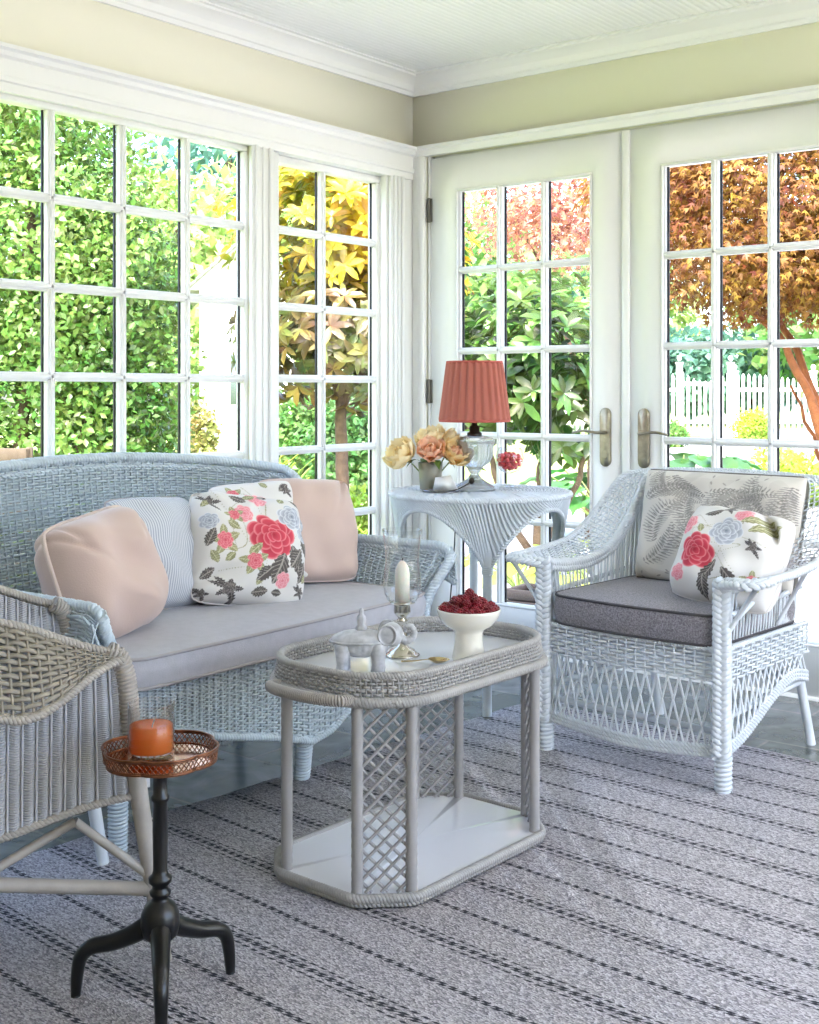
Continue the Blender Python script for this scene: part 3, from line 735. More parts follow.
mb = MB(); rope(mb, Rin, .008, .0065, .034, 3); rope(mb, Rin-A([0, 0, .016]), .007, .006, .034, 3); rope(mb, Rout, .007, .006, .03, 3)
for s in (-1, 1):
    kn = spl([(s*.292, -.0, .552), (s*.31, -.03, .566), (s*.345, -.045, .572), (s*.385, -.045, .572), (s*.40, -.02, .574), (s*.405, .03, .576)], 40); braid(mb, kn, .013, .005, .0078, .045, (0, -.5, .85))
mb.build('braided_edge', wick, AC)
# uprights between roll and seat rail
base = []
for x, y, z in Rin:
    s = np.sign(x) if abs(x) > 1e-6 else 1
    base.append((np.clip(x, -.275, .275) if y < .5 else x*.95, min(y, .50), .455 if True else 0))
base = A(base); n = 96; a = resample(Rin-A([0, 0, .01]), n); b = np.stack([np.interp(np.linspace(0, 1, n), np.linspace(0, 1, 160), base[:, i]) for i in range(3)], -1)
b = A([(np.clip(p[0], -.277, .277), min(p[1]*.93+.005, .50), .40) for p in a])
mb = MB(); lines = []
for i in range(0, n-1, 2):
    j = .006
    for k, (p, q) in enumerate(((a[i], b[i]), (a[i+1], b[i+1]))):
        mid = (p+q)/2; o = (a[i]+a[i+1]+b[i]+b[i+1])/4
        lines.append(spl([p, mid*.75+o*.25, q], 9))
tubes(mb, A(lines), .0031, 5, caps=False); mb.build('spindles', wick, AC)
# seat frame band: three sides woven close, then the open fringe and the braided hem
def band_path(z, inset=0., yb=.52):
    return A([(-.285+inset, yb, z), (-.287+inset, .3, z), (-.290+inset, .03, z), (-.286+inset, .0+inset, z), (-.26, -.012+inset, z), (0, -.024+inset, z), (.26, -.012+inset, z), (.286-inset, .0+inset, z), (.290-inset, .03, z), (.287-inset, .3, z), (.285-inset, yb, z)])
pa = resample(band_path(.295), 200); pb = resample(band_path(.385), 200)
mb = MB(); weave(mb, ruled(pa, pb), plen(pa), .09, stake=.030, pitch=.0105, r=.0042, amp=.0045, rs=.003, seg=6)
mb.build('seat_band', wick, AC)
mb = MB(); rope(mb, pb, .004, .004, .02, 2)
fence_t = [spl([A(p)+A([0, 0, .008]), A(p)], 2) for p in pb[::5]]
L2 = plen(pa)
def hem(z, k):   # hem height: level at the front, arched on the sides
    out = []
    for x, y, _ in pa:
        t = np.clip(y/.5, 0, 1)
        out.append((x, y, .105-.02*math.cos(min(abs(x)/.29, 1)*PI/2)*(1-t)+(.13*smooth(0., .45, y)-.03*smooth(.4, .6, y))+k))
    return A(out)
h0 = hem(0, 0)
for k in (0, .011, .022): rope(mb, hem(0, k), .004, .0042, .024, 2)
mb.build('hem_braid', wick, AC)
mb = MB(); ln = []; s = np.linspace(0, 1, 200)
def on(p, t): return A([np.interp(t, s, p[:, i]) for i in range(3)])
st = .027/L2; t = st
while t < 1-st:
    for d in (-2.0, 2.0):
        ln.append(spl([on(pa, t), (on(pa, t)+on(h0, np.clip(t+d*st, 0, 1)))/2, on(h0, np.clip(t+d*st, 0, 1))], 7))
    t += st*1.25
tubes(mb, A(ln), .0034, 5, caps=False)
mb.build('crossed_fringe', wick, AC)
for s in (-1, 1):
    mb = MB(); braid(mb, A([[s*.290, -.018, .10], [s*.291, -.018, .30], [s*.291, -.016, .575]]), .0165, .006, .0092, .046, (.38 if s > 0 else .25, -.92, 0), k=7)
    tubes(mb, resample(A([[s*.291, 0, .09], [s*.291, 0, .565]]), 4)[None], .019, 12); mb.build('front_post', wick, AC)
    mb = MB(); wrap(mb, A([[s*.289, -.004, .010], [s*.290, -.004, .11]]), .0205, .005, 5, pitch=.012); tubes(mb, resample(A([[s*.289, -.004, .0085], [s*.289, -.004, .11]]), 3)[None], .020, 14); mb.build('leg', wick, AC)
    mb = MB(); tubes(mb, spl([(s*.25, .475, .40), (s*.255, .54, .2), (s*.262, .60, .0)], 10)[None], .014, 10); mb.build('leg', wick, AC)
    for p_, q_ in (((s*.395, -.03, .562), (s*.302, -.004, .43)), ((s*.36, .16, .565), (s*.297, .0, .44)), ((s*.40, .28, .59), (s*.285, .33, .41))):
        mb = MB(); tubes(mb, resample(A([p_, q_]), 3)[None], .0065, 8); mb.build('arm_brace', wick, AC)
    mb = MB(); rope(mb, spl([(s*.296, .03, .475), (s*.296, .25, .485), (s*.292, .46, .50)], 40), .004, .0045, .02, 2); mb.build('side_rail', wick, AC)
mb = MB()
for p, q in (((-.285, .01, .16), (.285, .01, .16)), ((-.285, .0, .20), (-.255, .53, .20)), ((.285, .0, .20), (.255, .53, .20)), ((-.26, .52, .22), (.26, .52, .22)), ((-.27, .50, .36), (.27, .50, .36))):
    tubes(mb, resample(A([p, q]), 3)[None], .009, 8)
mb.build('stretcher', wick, AC)
mb = MB(); prism(mb, rrect(-.275, .275, .0, .50, .03), .355, .388, .003); mb.build('seat_base', wick, AC, sharp=40)
mb = MB()    # back panel behind the cushion
def bk(U, V):
    x = -.25+.5*U; z = .40+.40*V; return np.stack([x, .50+.06*V+0*x, z], -1)
weave(mb, bk, .5, .4, stake=.02, pitch=.0125, r=.003, amp=.003, rs=.003); mb.build('back_panel', wick, AC)
pl = rrect(-.272, .272, -.012, .48, [.03, .03, .05, .05]); pl[:, 1] -= .022*(pl[:, 1] < .1)*np.cos(pl[:, 0]/.272*PI/2)
mb = MB(); box_cushion(mb, pl, .388, .476, .012, .008); c_ = mb.build('seat_cushion', tweed, AC)
mb = MB()
for z in (.472, .392): tubes(mb, np.concatenate([pl, np.full((len(pl), 1), z)], 1)[None], .004, 6, closed=True)
mb.build('piping', darkpipe, c_)
# fern printed back cushion
def ferns(U, V):
    p = Print(U, V, '#d3cdc4'); r = np.random.default_rng(8)
    n1 = np.sin(U*17+np.sin(V*9)*2)*np.sin(V*13+np.sin(U*7)*2); p.put((n1 > .35)*.35, lin('#bdb6ae'))
    def frond(x, y, a, L, bend, wl, col, n=22):
        px, py = x, y
        for i in range(n):
            t = i/(n-1); an = a+bend*t; px += math.cos(an)*L/n; py += math.sin(an)*L/n
            w = wl*math.sin(PI*min(1, .15+t*.85))
            for sg in (-1, 1): p.leaf(px, py, w, .0055, an+sg*1.15, col)
    for args in ((.60, .85, -2.4, .4, 1.2, .09), (.85, .55, 2.4, .5, -1.2, .09), (.42, .45, 2.5, .45, -1.6, .09), (.08, .12, .6, .5, 1.0, .09), (.55, .30, .5, .45, 1.3, .08), (.22, .75, 2.6, .3, -1.5, .07), (.14, .30, 1.9, .5, -1.4, .10), (.20, .95, -1.2, .35, .8, .09), (.32, .25, 1.6, .62, -1.8, .10), (.50, .15, 2.2, .4, -1.6, .08), (.62, .55, 1.9, .5, -2.4, .10), (.90, .30, 1.9, .6, -1.0, .10), (.70, .12, 1.2, .4, 1.0, .08), (.05, .7, .9, .4, -1.2, .08), (.45, .80, .1, .45, -1.2, .08), (.95, .9, -2., .4, .8, .09), (.3, .6, -.3, .35, 1.0, .07), (.8, .75, 2.8, .35, 1.2, .07)):
        frond(args[0], args[1], args[2], args[3], args[4], args[5], '#a39e98')
        frond(args[0]+.02, args[1]+.01, args[2]+.1, args[3]*.9, args[4], args[5]*.6, '#8a8581', 16)
    for i in range(90): p.leaf(r.uniform(0, 1), r.uniform(0, 1), .035, .006, r.uniform(0, 6.28), '#a49d96')
    return p.c
n = 300; U, V = np.meshgrid(np.linspace(0, 1, n), np.linspace(0, 1, n), indexing='ij')
def backc(sgn):
    x = (U-.5)*2; y = (V-.5)*2
    X = x*.262*(1+.02*V); Z = y*.172
    pr2 = ((1-np.abs(x)**6)*(1-np.abs(y)**6))**.5
    w = .004*np.sin(9*x+3*y)+.004*np.sin(5*y-4*x+1)
    return X, Z, sgn*(.010+.022*np.minimum(1, pr2*1.3)+.026*pr2+1.6*w*pr2)
mb = MB(); col = ferns(U, V).reshape(-1, 3)
X, Z, Y = backc(1); mb.add(np.stack([X, Z, Y], -1).reshape(-1, 3), grid_faces(n, n), col)
X, Z, Y = backc(-1); mb.add(np.stack([X[::6, ::6], Z[::6, ::6], Y[::6, ::6]], -1).reshape(-1, 3), grid_faces(50, 50)[:, ::-1], np.ones((2500, 3))*A(lin('#d3cdc4')))
bc = mb.build('back_cushion', printm, AC, colours=True)
bc.matrix_basis = frame_mat((.045, .43, .650), (0, -.965, .25))
tag(bc, label='cream back cushion printed with grey ferns')
e = A([(x, y, s) for s in (.012,) for x, y in rrect(-.264, .264, -.172, .174, .008, side=20)])
mb = MB(); tubes(mb, e[None], .0022, 6, closed=True); mb.build('piping', mat('taupe_piping', '#7b7672', .8), bc)
fm3 = [('rose', .30, .42, .17), ('pink', .12, .68, .10), ('pink', .62, .86, .08), ('pink', .15, .2, .08), ('grey', .52, .66, .14), ('spray', .80, .55, .11), ('spray', .45, .92, .10), ('dark', .5, .38, .3, .06, -1.9), ('dark', .42, .22, .22, .06, -1.4), ('dark', .6, .3, .2, .05, -.8), ('grn', .70, .70, .28, .05, .6), ('grn', .62, .78, .25, .04, .5), ('grn', .3, .6, .1, .03, 2), ('dark', .25, .8, .18, .04, .5), ('bud', .85, .25, .06), ('grn', .6, .15, .12, .03, 0)]
pillow('throw_pillow', 'white floral throw pillow with red bloom leaning in the wicker armchair', (1.875, -.945, .475+.130), (-.05, -.88, .46), .33, .30, .19, printm, roll=-.10,
       paint=lambda U, V: floral(U, V, 3, fm3), crease=((.55, .75, -.9, .04, .08, .35), (.75, .5, -1.2, .03, .08, .3), (-.3, .9, .6, .02, .1, .4)), seed=9, res=200, piping=('cord', mat('cream_piping', '#e7e1db', .8), .003))
# ------------------------------------------------------------------ octagonal wicker tea table
TT = empty('wicker_tea_table', (1.535, -1.965, RZ), -.03, label='white wicker tea table with tray top, lattice corners and glossy lower shelf on the rug', cat='table')
hw, hl, ch = .184, .308, .080
PO = [(hw, -hl+ch), (hw, hl-ch), (hw-ch, hl), (-hw+ch, hl), (-hw, hl-ch), (-hw, -hl+ch), (-hw+ch, -hl), (hw-ch, -hl)]
def octo(g, z=None, r=0.0, n=200):
    c_ = ch+g*.586
    p = A([(hw+g, -hl-g+c_), (hw+g, hl+g-c_), (hw+g-c_, hl+g), (-hw-g+c_, hl+g), (-hw-g, hl+g-c_), (-hw-g, -hl-g+c_), (-hw-g+c_, -hl-g), (hw+g-c_, -hl-g)])
    if r:
        q = []
        for i in range(8):
            a, b, c = p[i-1], p[i], p[(i+1) % 8]; d1 = (a-b)/np.linalg.norm(a-b); d2 = (c-b)/np.linalg.norm(c-b)
            for t in np.linspace(0, 1, 7): s0 = b+d1*r*(1-t)**1; q.append((1-t)**2*(b+d1*r)+2*t*(1-t)*b+t*t*(b+d2*r))
        p = A(q)
    p3 = np.concatenate([p, np.full((len(p), 1), 0. if z is None else z)], 1); return resample(p3, n, True)
gloss = mat('glossy_white_enamel', '#f0eff1', .12, coat=.6)
gloss2 = mat('greige_gloss_paint', '#c6c0b8', .38, var=.06, vscale=20)
mb = MB(); prism(mb, octo(.016, r=.02)[:, :2], .010, .024, .003); mb.build('lower_shelf', gloss, TT, sharp=40)
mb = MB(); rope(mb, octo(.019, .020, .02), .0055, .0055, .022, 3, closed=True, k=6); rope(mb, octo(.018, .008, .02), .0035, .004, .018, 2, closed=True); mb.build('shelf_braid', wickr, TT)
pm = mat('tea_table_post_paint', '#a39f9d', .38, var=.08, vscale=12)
for i, (x, y) in enumerate(PO):
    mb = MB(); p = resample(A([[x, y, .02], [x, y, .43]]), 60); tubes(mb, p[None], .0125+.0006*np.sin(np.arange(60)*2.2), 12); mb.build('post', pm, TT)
for i in (1, 3, 5, 7):
    a = A(PO[i]); b = A(PO[(i+1) % 8]); d = (b-a)/np.linalg.norm(b-a); W = np.linalg.norm(b-a)-.018; a = a+d*.009
    mb = MB(); Hh = .395; z0 = .026; nrm2 = A([d[1], -d[0]]); ln = []
    for sgn, off2 in ((1, .0022), (-1, -.0022)):
        k = -Hh
        while k < W:
            lo = max(0, k); hi = min(W, k+Hh)
            if hi-lo > .006:
                s0, s1 = lo, hi; q0 = (s0-k)/Hh; q1 = (s1-k)/Hh
                X0 = s0 if sgn > 0 else W-s0; X1 = s1 if sgn > 0 else W-s1
                ln.append([(*(a+d*X0+nrm2*off2), z0+q0*Hh*1.), (*(a+d*X1+nrm2*off2), z0+q1*Hh)])
            k += .0335
    ln = A(ln); tubes(mb, np.stack([ln[:, 0], (ln[:, 0]+ln[:, 1])/2, ln[:, 1]], 1), .0036, 6, caps=False)
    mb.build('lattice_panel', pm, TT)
TZ = .448   # tray floor
mb = MB(); prism(mb, octo(.010, r=.05)[:, :2], TZ-.02, TZ, .002); mb.build('tray_floor', mat('tray_top_gloss', '#e9eaee', .10, coat=.8), TT, sharp=40)
mb = MB(); R1 = octo(.026, .430, .06, 400); R2 = octo(.018, .474, .06, 400)
def ring_S(pa, pb):
    pa = np.concatenate([pa, pa[:1]]); pb = np.concatenate([pb, pb[:1]]); s = np.linspace(0, 1, len(pa))
    def S(U, V):
        a = np.stack([np.interp(U, s, pa[:, i]) for i in range(3)], -1); b = np.stack([np.interp(U, s, pb[:, i]) for i in range(3)], -1)
        return a+(b-a)*np.asarray(V)[..., None]
    return S
weave(mb, ring_S(R1, R2), plen(R1), .045, stake=.0115, pitch=.0072, r=.0034, amp=.0028, rs=.0022)
weave(mb, ring_S(octo(.010, .450, .055, 400), octo(.012, .475, .055, 400)), plen(R1), .03, stake=.0115, pitch=.0078, r=.0034, amp=.0022, rs=.0022)
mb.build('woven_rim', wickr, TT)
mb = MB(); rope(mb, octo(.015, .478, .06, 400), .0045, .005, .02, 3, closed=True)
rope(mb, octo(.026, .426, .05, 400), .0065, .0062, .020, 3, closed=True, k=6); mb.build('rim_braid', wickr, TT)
for s in (-1, 1):
    mb = MB(); yy_ = s*(hl+.030); pth = spl([(-.105*1, yy_-.012*s, .430), (-.100, yy_+.022*s, .434), (-.06, yy_+.040*s, .435), (0, yy_+.045*s, .435), (.06, yy_+.040*s, .435), (.100, yy_+.022*s, .434), (.105, yy_-.012*s, .430)], 60)
    wrap(mb, pth, .0105, .0026, 4); mb.build('handle', wickt, TT)
mb = MB(); box(mb, (-.17, .04, .405), (.17, .07, .432), .003); mb.build('under_rail', pm, TT, smooth=False)
TTZ = TZ+RZ+.0

# ------------------------------------------------------------------ round side table with pointed aprons
ST = empty('wicker_side_table', (.852, -.712, 0), math.radians(-50), label='round pale blue-grey wicker side table with pointed woven aprons between sofa and armchair', cat='side table')
SR = .310; STH = .726
def apron_r(a): return SR
def ap_z(a):      # lower edge of the apron: dips to a point at each leg
    t = np.abs(((a/(PI/2)+.5) % 1)-.5)*2      # 0 at legs, 1 half way
    return STH-.045-.20*(1-t)**2.0*(1)-.0*t
def ap2(U, V):
    a = 2*PI*U; zb = ap_z(a); z = STH-.01+(zb-STH+.01)*(1-V); d = (STH-.01-z)
    r = SR-.05*np.clip(d/.24, 0, 1)**1.1
    return np.stack([r*np.cos(a), r*np.sin(a), z], -1)
mb = MB(); n_r = 26; nu = 480; u = np.linspace(0, 1, nu+1)
# cane wound diagonally down the aprons
ln = []
for k in range(150):
    t = np.linspace(0, 1, 26); a0 = k/150; ln.append(ap2(a0+.030*t, 1-t))
tubes(mb, A(ln), .0052, 5, caps=False, sx=.8)
U_, V_ = np.meshgrid(np.linspace(0, 1, 240), np.linspace(0, 1, 8)); Pq = ap2(U_, V_)*A([.985, .985, 1]); mb.add(Pq.reshape(-1, 3), grid_faces(8, 240))
mb.build('woven_apron', wick, ST)
mb = MB(); lo = ap2(u[:-1], np.zeros(nu)); rope(mb, lo, .004, .005, .02, 2, closed=True); mb.build('apron_edge', wick, ST)
mb = MB(); c = [(SR*.999*math.cos(t), SR*.999*math.sin(t)) for t in np.linspace(0, 2*PI, 96, endpoint=False)]
prism(mb, [(x*.985, y*.985) for x, y in c], STH-.014, STH-.004, .003)
for r in np.arange(.02, SR-.006, .0078): tubes(mb, A([[(r*math.cos(t), r*math.sin(t), STH-.004+.0012*math.cos(t*max(6, int(r*180)))) for t in np.linspace(0, 2*PI, 120, endpoint=False)]]), .0042, 4, closed=True)
rope(mb, A([(x*1.0, y*1.0, STH-.008) for x, y in c]), .0055, .006, .026, 3, closed=True); mb.build('table_top', wick, ST, sharp=60)
for i in range(4):
    a = i*PI/2; x, y = .262*math.cos(a), .262*math.sin(a)
    mb = MB(); tubes(mb, resample(A([[x*.97, y*.97, .012], [x, y, .50], [x*1.05, y*1.05, STH-.02]]), 12)[None], .0155, 14)
    wrap(mb, A([[x*1.0, y*1.0, .475], [x*1.0, y*1.0, .50]]), .017, .003, 4); mb.build('leg', wick, ST)
mb = MB(); tubes(mb, resample(A([[-.24, 0, .17], [.24, 0, .17]]), 3)[None], .009, 8); tubes(mb, resample(A([[0, -.24, .17], [0, .24, .17]]), 3)[None], .009, 8); mb.build('cross_stretcher', wick, ST)

# ------------------------------------------------------------------ near chair, seen from behind its side
NC = empty('wicker_chair', (1.15, -2.82, RZ), math.radians(-25.5), label='cream and grey close-ribbed wicker chair at the left edge, seen from its side', cat='chair')
def plan(w, d, R, yf, n=300):
    p = [(w, yf), (w, -d+R)]+[(w-R+R*math.cos(a), -d+R-R*math.sin(a)) for a in np.linspace(0, PI/2, 12)[1:]]
    p = p+[(-x, y) for x, y in p[::-1]]
    return resample(np.concatenate([A(p), np.zeros((len(p), 1))], 1), n)
PL = plan(.262, .30, .20, .19); pS = np.linspace(0, 1, 300); pT = nrm(np.gradient(PL, axis=0)); pO = np.stack([-pT[:, 1], pT[:, 0], 0*pT[:, 0]], -1)
if pO[0, 0] < 0: pO = -pO
def nc_top(y): return .578+.075*smooth(.20, -.06, y)+.17*smooth(-.06, -.28, y)
def nc_S(U, V):
    x = np.interp(U, pS, PL[:, 0]); y = np.interp(U, pS, PL[:, 1]); ox = np.interp(U, pS, pO[:, 0]); oy = np.interp(U, pS, pO[:, 1])
    zb = .318-.05*smooth(.20, -.1, y); z = zb+(nc_top(y)-zb)*V; f = .018*V
    return np.stack([x+ox*f, y+oy*f+.022*(1-V)*smooth(.1, .19, y), z], -1)
mb = MB(); weave(mb, nc_S, plen(PL), .34, stake=.0125, pitch=.0045, amp=.0042, same=True, rs=.003, seg=5, jit=.12)
mb.build('ribbed_shell', wickg, NC)
u = np.linspace(0, 1, 260)
def flange(U, V):
    a = nc_S(U, np.ones_like(U)); y = a[..., 1]; ox = np.interp(U, pS, pO[:, 0]); oy = np.interp(U, pS, pO[:, 1])
    w = .010+.085*smooth(.20, .0, y); d = .012+.135*smooth(.20, -.02, y)
    return a+np.stack([ox*w*V, oy*w*V, .012-d*V**1.2], -1)
mb = MB(); weave(mb, flange, plen(PL), .12, stake=.017, pitch=.0085, amp=.0032, rs=.003); mb.build('arm_flange', tanw, NC)
mb = MB(); rope(mb, flange(u, np.ones_like(u)), .004, .005, .022, 3); rope(mb, nc_S(u, np.ones_like(u))+A([0, 0, .012]), .004, .005, .022, 3); rope(mb, nc_S(u, np.zeros_like(u)), .004, .005, .022, 3); mb.build('braided_edge', wickt, NC)
for s in (-1, 1):
    mb = MB(); wrap(mb, spl([(s*.264, .222, .36), (s*.272, .208, .45), (s*.276, .200, .53), (s*.274, .186, .578), (s*.270, .165, .594)], 24), .0165, .0035, 4); mb.build('wrapped_post', wickt, NC)
    for (yb, yt) in ((.275, .218), (-.30, -.24)):
        mb = MB(); n = 30; p = spl([(s*.262, yb, .0), (s*.262, (yb+yt)/2, .18), (s*.264, yt, .37)], n); tubes(mb, p[None], np.linspace(.0135, .0175, n), 12); mb.build('leg', wickt if s > 0 else wick, NC)
mb = MB()
tubes(mb, resample(A([[.262, .255, .138], [.262, -.07, .205], [.262, -.275, .235]]), 6)[None], .013, 10); mb.build('stretcher', wickt, NC)
for p_, q_ in (((.262, .245, .165), (.258, .11, .285)), ((.258, .11, .285), (.262, -.07, .205))):
    mb = MB(); tubes(mb, resample(A([p_, q_]), 4)[None], .0085, 8); mb.build('brace', wickt, NC)
mb = MB(); tubes(mb, resample(A([[-.262, .255, .138], [-.262, -.275, .235]]), 4)[None], .012, 10); mb.build('stretcher', wick, NC)
mb = MB(); pl = plan(.25, .28, .19, .25, 80)[:, :2]; prism(mb, pl[::-1], .325, .345, .004)
weave(mb, lambda U, V: np.stack([-.235+.47*U, -.24+.48*V, .349+0*U], -1), .47, .48, stake=.02, pitch=.008, amp=.003, rs=.003); mb.build('seat', wickg, NC, sharp=50)

# ------------------------------------------------------------------ black pedestal table
BT = empty('pedestal_table', (1.618, -2.792, RZ), 0, label='small black turned tripod table with pierced copper gallery tray top in the foreground', cat='table')
blk = mat('black_lacquer', '#080708', .35, coat=.12)
copper = mat('aged_copper', '#8f6048', .28, .95, var=.35, vscale=60)
mb = MB(); lathe(mb, [(0, .105), (.018, .106), (.030, .118), (.034, .135), (.033, .155), (.026, .170), (.016, .178), (.013, .183), (.018, .188), (.019, .194), (.014, .199), (.014, .204), (.020, .210), (.0205, .218), (.014, .224), (.0125, .232), (.0135, .30), (.0125, .350), (.016, .354), (.016, .360), (.0125, .364), (.0125, .410), (.03, .417), (.03, .422), (0, .422)], 32)
mb.build('column', blk, BT)
for tx, ty in ((1.486, -2.872), (1.638, -2.643), (1.712, -2.870)):
    d = A([tx-1.618, ty+2.792]); L3 = np.linalg.norm(d); d = d/L3
    P = spl([(d[0]*r, d[1]*r, z) for r, z in ((.012, .140), (.045, .118), (.085, .100), (L3*.80, .090), (L3*.93, .072), (L3*.98, .04), (L3, .0))], 40)
    mb = MB(); tubes(mb, P[None], np.interp(np.linspace(0, 1, 40), [0, .3, .7, .9, 1], [.019, .015, .0125, .0105, .0085]), 10); mb.build('leg', blk, BT)
def lob(a, k=.06): return 1+k*np.cos(8*a)-.0*a
TR = .095; tz = .424
mb = MB(); a = np.linspace(0, 2*PI, 160, endpoint=False); rr = TR*(1+.055*np.abs(np.sin(3*a))**.7*1.6-.05)
pts = np.stack([rr*np.cos(a), rr*np.sin(a)], -1); prism(mb, pts, tz-.003, tz+.002); mb.build('tray_plate', mat('polished_copper', '#c88a5e', .12, 1.), BT, sharp=40)
def galS(U, V):
    a = 2*PI*U; r = TR*(1+.055*np.abs(np.sin(3*a))**.7*1.6-.05)+.003*V; return np.stack([r*np.cos(a), r*np.sin(a), tz+.022*V], -1)
mb = MB()
for v, r in ((0.0, .0022), (.12, .0014), (.92, .0014), (1.06, .0024)): tubes(mb, galS(u[:-1], np.full(259, v))[None], r, 6, closed=True)
ln = []
for k in range(64):
    for sg in (-1, 1): t = np.linspace(0, 1, 6); ln.append(galS((k/64+sg*1.6/64*t) % 1., .1+.84*t))
tubes(mb, A(ln), .0011, 4, caps=False); mb.build('pierced_gallery', copper, BT)
BZ = RZ+tz+.002
# orange candle in a glass
CN = empty('jar_candle', (1.607, -2.803, BZ), 0, label='orange candle in a clear glass tumbler on the black tripod table', cat='candle')
mb = MB(); lathe(mb, [(0, .0), (.037, .0), (.0402, .003), (.0405, .098), (.0388, .098), (.0385, .014), (.036, .011), (0, .011)], 48); mb.build('glass_tumbler', glass2, CN)
mb = MB(); lathe(mb, [(0, .0145), (.037, .0145), (.0382, .018), (.0382, .057), (.036, .060), (.02, .0585), (.006, .0575), (0, .0575)], 48); mb.build('wax', mat('orange_wax', '#ff9446', .35, trans=.5), CN)
for x, y in ((.012, -.008), (-.006, .010)):
    mb = MB(); tubes(mb, spl([(x, y, .055), (x+.001, y, .063), (x+.004, y+.002, .071)], 6)[None], .0011, 5); mb.build('wick', mat('cotton_wick', '#d8d4cc', .8), CN)

# ------------------------------------------------------------------ things on the tea table
white_cer = mat('cream_ceramic', '#e9e3d6', .22, coat=.3)
FB = empty('footed_bowl', (1.648, -1.902, TTZ), 0, label='cream ceramic footed bowl heaped with red berries on the tea table', cat='bowl')
mb = MB(); lathe(mb, [(0, 0), (.037, 0), (.0385, .003), (.036, .02), (.032, .045), (.032, .062), (.036, .070), (.054, .080), (.068, .096), (.0735, .112), (.074, .118), (.0715, .118), (.069, .110), (.056, .092), (.03, .084), (0, .082)], 48); mb.build('bowl', white_cer, FB)
def berry_mesh():
    mb = MB(); g = PI*(3-5**.5)
    for i in range(34):
        z = 1-2*(i+.5)/34; r = math.sqrt(1-z*z); d = A([r*math.cos(g*i), r*math.sin(g*i), z*1.12])*.0078
        bm = bmesh.new(); bmesh.ops.create_icosphere(bm, subdivisions=1, radius=.0027); addbm(mb, bm, Matrix.Translation(d))
    bm = bmesh.new(); bmesh.ops.create_icosphere(bm, subdivisions=2, radius=.0080); addbm(mb, bm); return mb
berm = mat('red_berry', '#8e1022', .3, var=.35, vscale=50, coat=.2)
b0 = None; spots = []
for ring_, n, z in ((0, 1, .124), (.021, 6, .124), (.042, 11, .120), (.061, 15, .116), (.012, 3, .140), (.032, 8, .134)):
    for i in range(n):
        a = 2*PI*i/n+ring_*40; spots.append((ring_*math.cos(a), ring_*math.sin(a), z+random.uniform(-.002, .002)))
spots.append((.002, .0, .152))
for x, y, z in spots:
    if b0 is None: b0 = o = berry_mesh().build('berry', berm)
    else: o = b0.copy(); COL.objects.link(o)
    o.location = (1.648+x, -1.902+y, TTZ+z*1.0); o.rotation_euler = (random.uniform(-1, 1), random.uniform(-1, 1), random.uniform(0, 6)); s = random.uniform(1.0, 1.25); o.scale = (s, s, s)
    tag(o, 'dark red berry heaped in the cream footed bowl on the tea table', 'berry', 'berries in the footed bowl')
silver = mat('polished_silver', '#cfc9bd', .14, 1., var=.1, vscale=20)
HS = empty('hurricane_candlestick', (1.502, -1.965, TTZ), 0, label='silver candlestick with white candle inside a clear glass hurricane shade', cat='candlestick')
mb = MB(); lathe(mb, [(0, 0), (.040, 0), (.041, .003), (.036, .006), (.031, .010), (.030, .013), (.016, .020), (.009, .028), (.008, .040), (.012, .046), (.012, .050), (.007, .056), (.007, .072), (.012, .080), (.013, .084), (.009, .088), (.012, .094), (.019, .100), (.020, .104), (.019, .118), (.021, .122), (.030, .124), (.030, .126), (0, .126)], 40); mb.build('base', silver, HS)
mb = MB(); lathe(mb, [(0, .126), (.0175, .126), (.0175, .192), (.0155, .205), (.010, .216), (.004, .222), (0, .223)], 28); mb.build('candle', mat('ivory_wax', '#efe9dc', .4, subs=.5), HS)
mb = MB(); tubes(mb, A([[0, 0, .218], [.0005, 0, .224], [.001, .001, .229]])[None], .0011, 5); mb.build('wick', mat('burnt_wick', '#262220', .9), HS)
mb = MB(); pr3 = [(.026, .126), (.034, .130), (.042, .145), (.045, .165), (.043, .190), (.040, .215), (.040, .245), (.044, .275), (.047, .296)]
lathe(mb, pr3+[(r-.0016, z) for r, z in pr3[::-1]], 48, close=True); mb.build('glass_shade', glass2, HS)
# elephant-shaped box
EL = empty('elephant_dish', (1.525, -2.140, TTZ), math.radians(38), label='grey ribbed ceramic elephant-shaped lidded dish on the near end of the tea table', cat='dish')
elm = mat('grey_white_ceramic', '#c4c3c6', .35, var=.3, vscale=60, bump=.3, bscale=120)
mb = MB(); 
def blob(mb, c, r, fn=None, seg=32, rings=16, zlo=-1, zhi=1):
    t = np.linspace(math.asin(zlo), math.asin(zhi), rings); a = np.linspace(0, 2*PI, seg, endpoint=False)
    T_, A_ = np.meshgrid(t, a, indexing='ij'); k = 1+(fn(A_, T_) if fn else 0)
    V = np.stack([c[0]+r[0]*np.cos(T_)*np.cos(A_)*k, c[1]+r[1]*np.cos(T_)*np.sin(A_)*k, c[2]+r[2]*np.sin(T_)], -1).reshape(-1, 3)
    mb.add(V, grid_faces(rings, seg, False, True)); return mb
mb = MB(); blob(mb, (0, 0, .066), (.064, .042, .036), lambda a, t: .022*np.sign(np.cos(26*a))*.6, 104, 12, -.999, 0.02)
mb.build('body', elm, EL)
for i, (x, y) in enumerate(((-.040, -.023), (-.040, .023), (.038, -.023), (.038, .023))):
    mb = MB(); lathe(mb, [(0, 0), (.0145, 0), (.0155, .004), (.0145, .008), (.0135, .02), (.0165, .04), (.019, .060), (.010, .068)], 24, (x, y, 0), fn=lambda a, z: 1+.03*np.cos(10*a)); mb.build('leg', elm, EL)
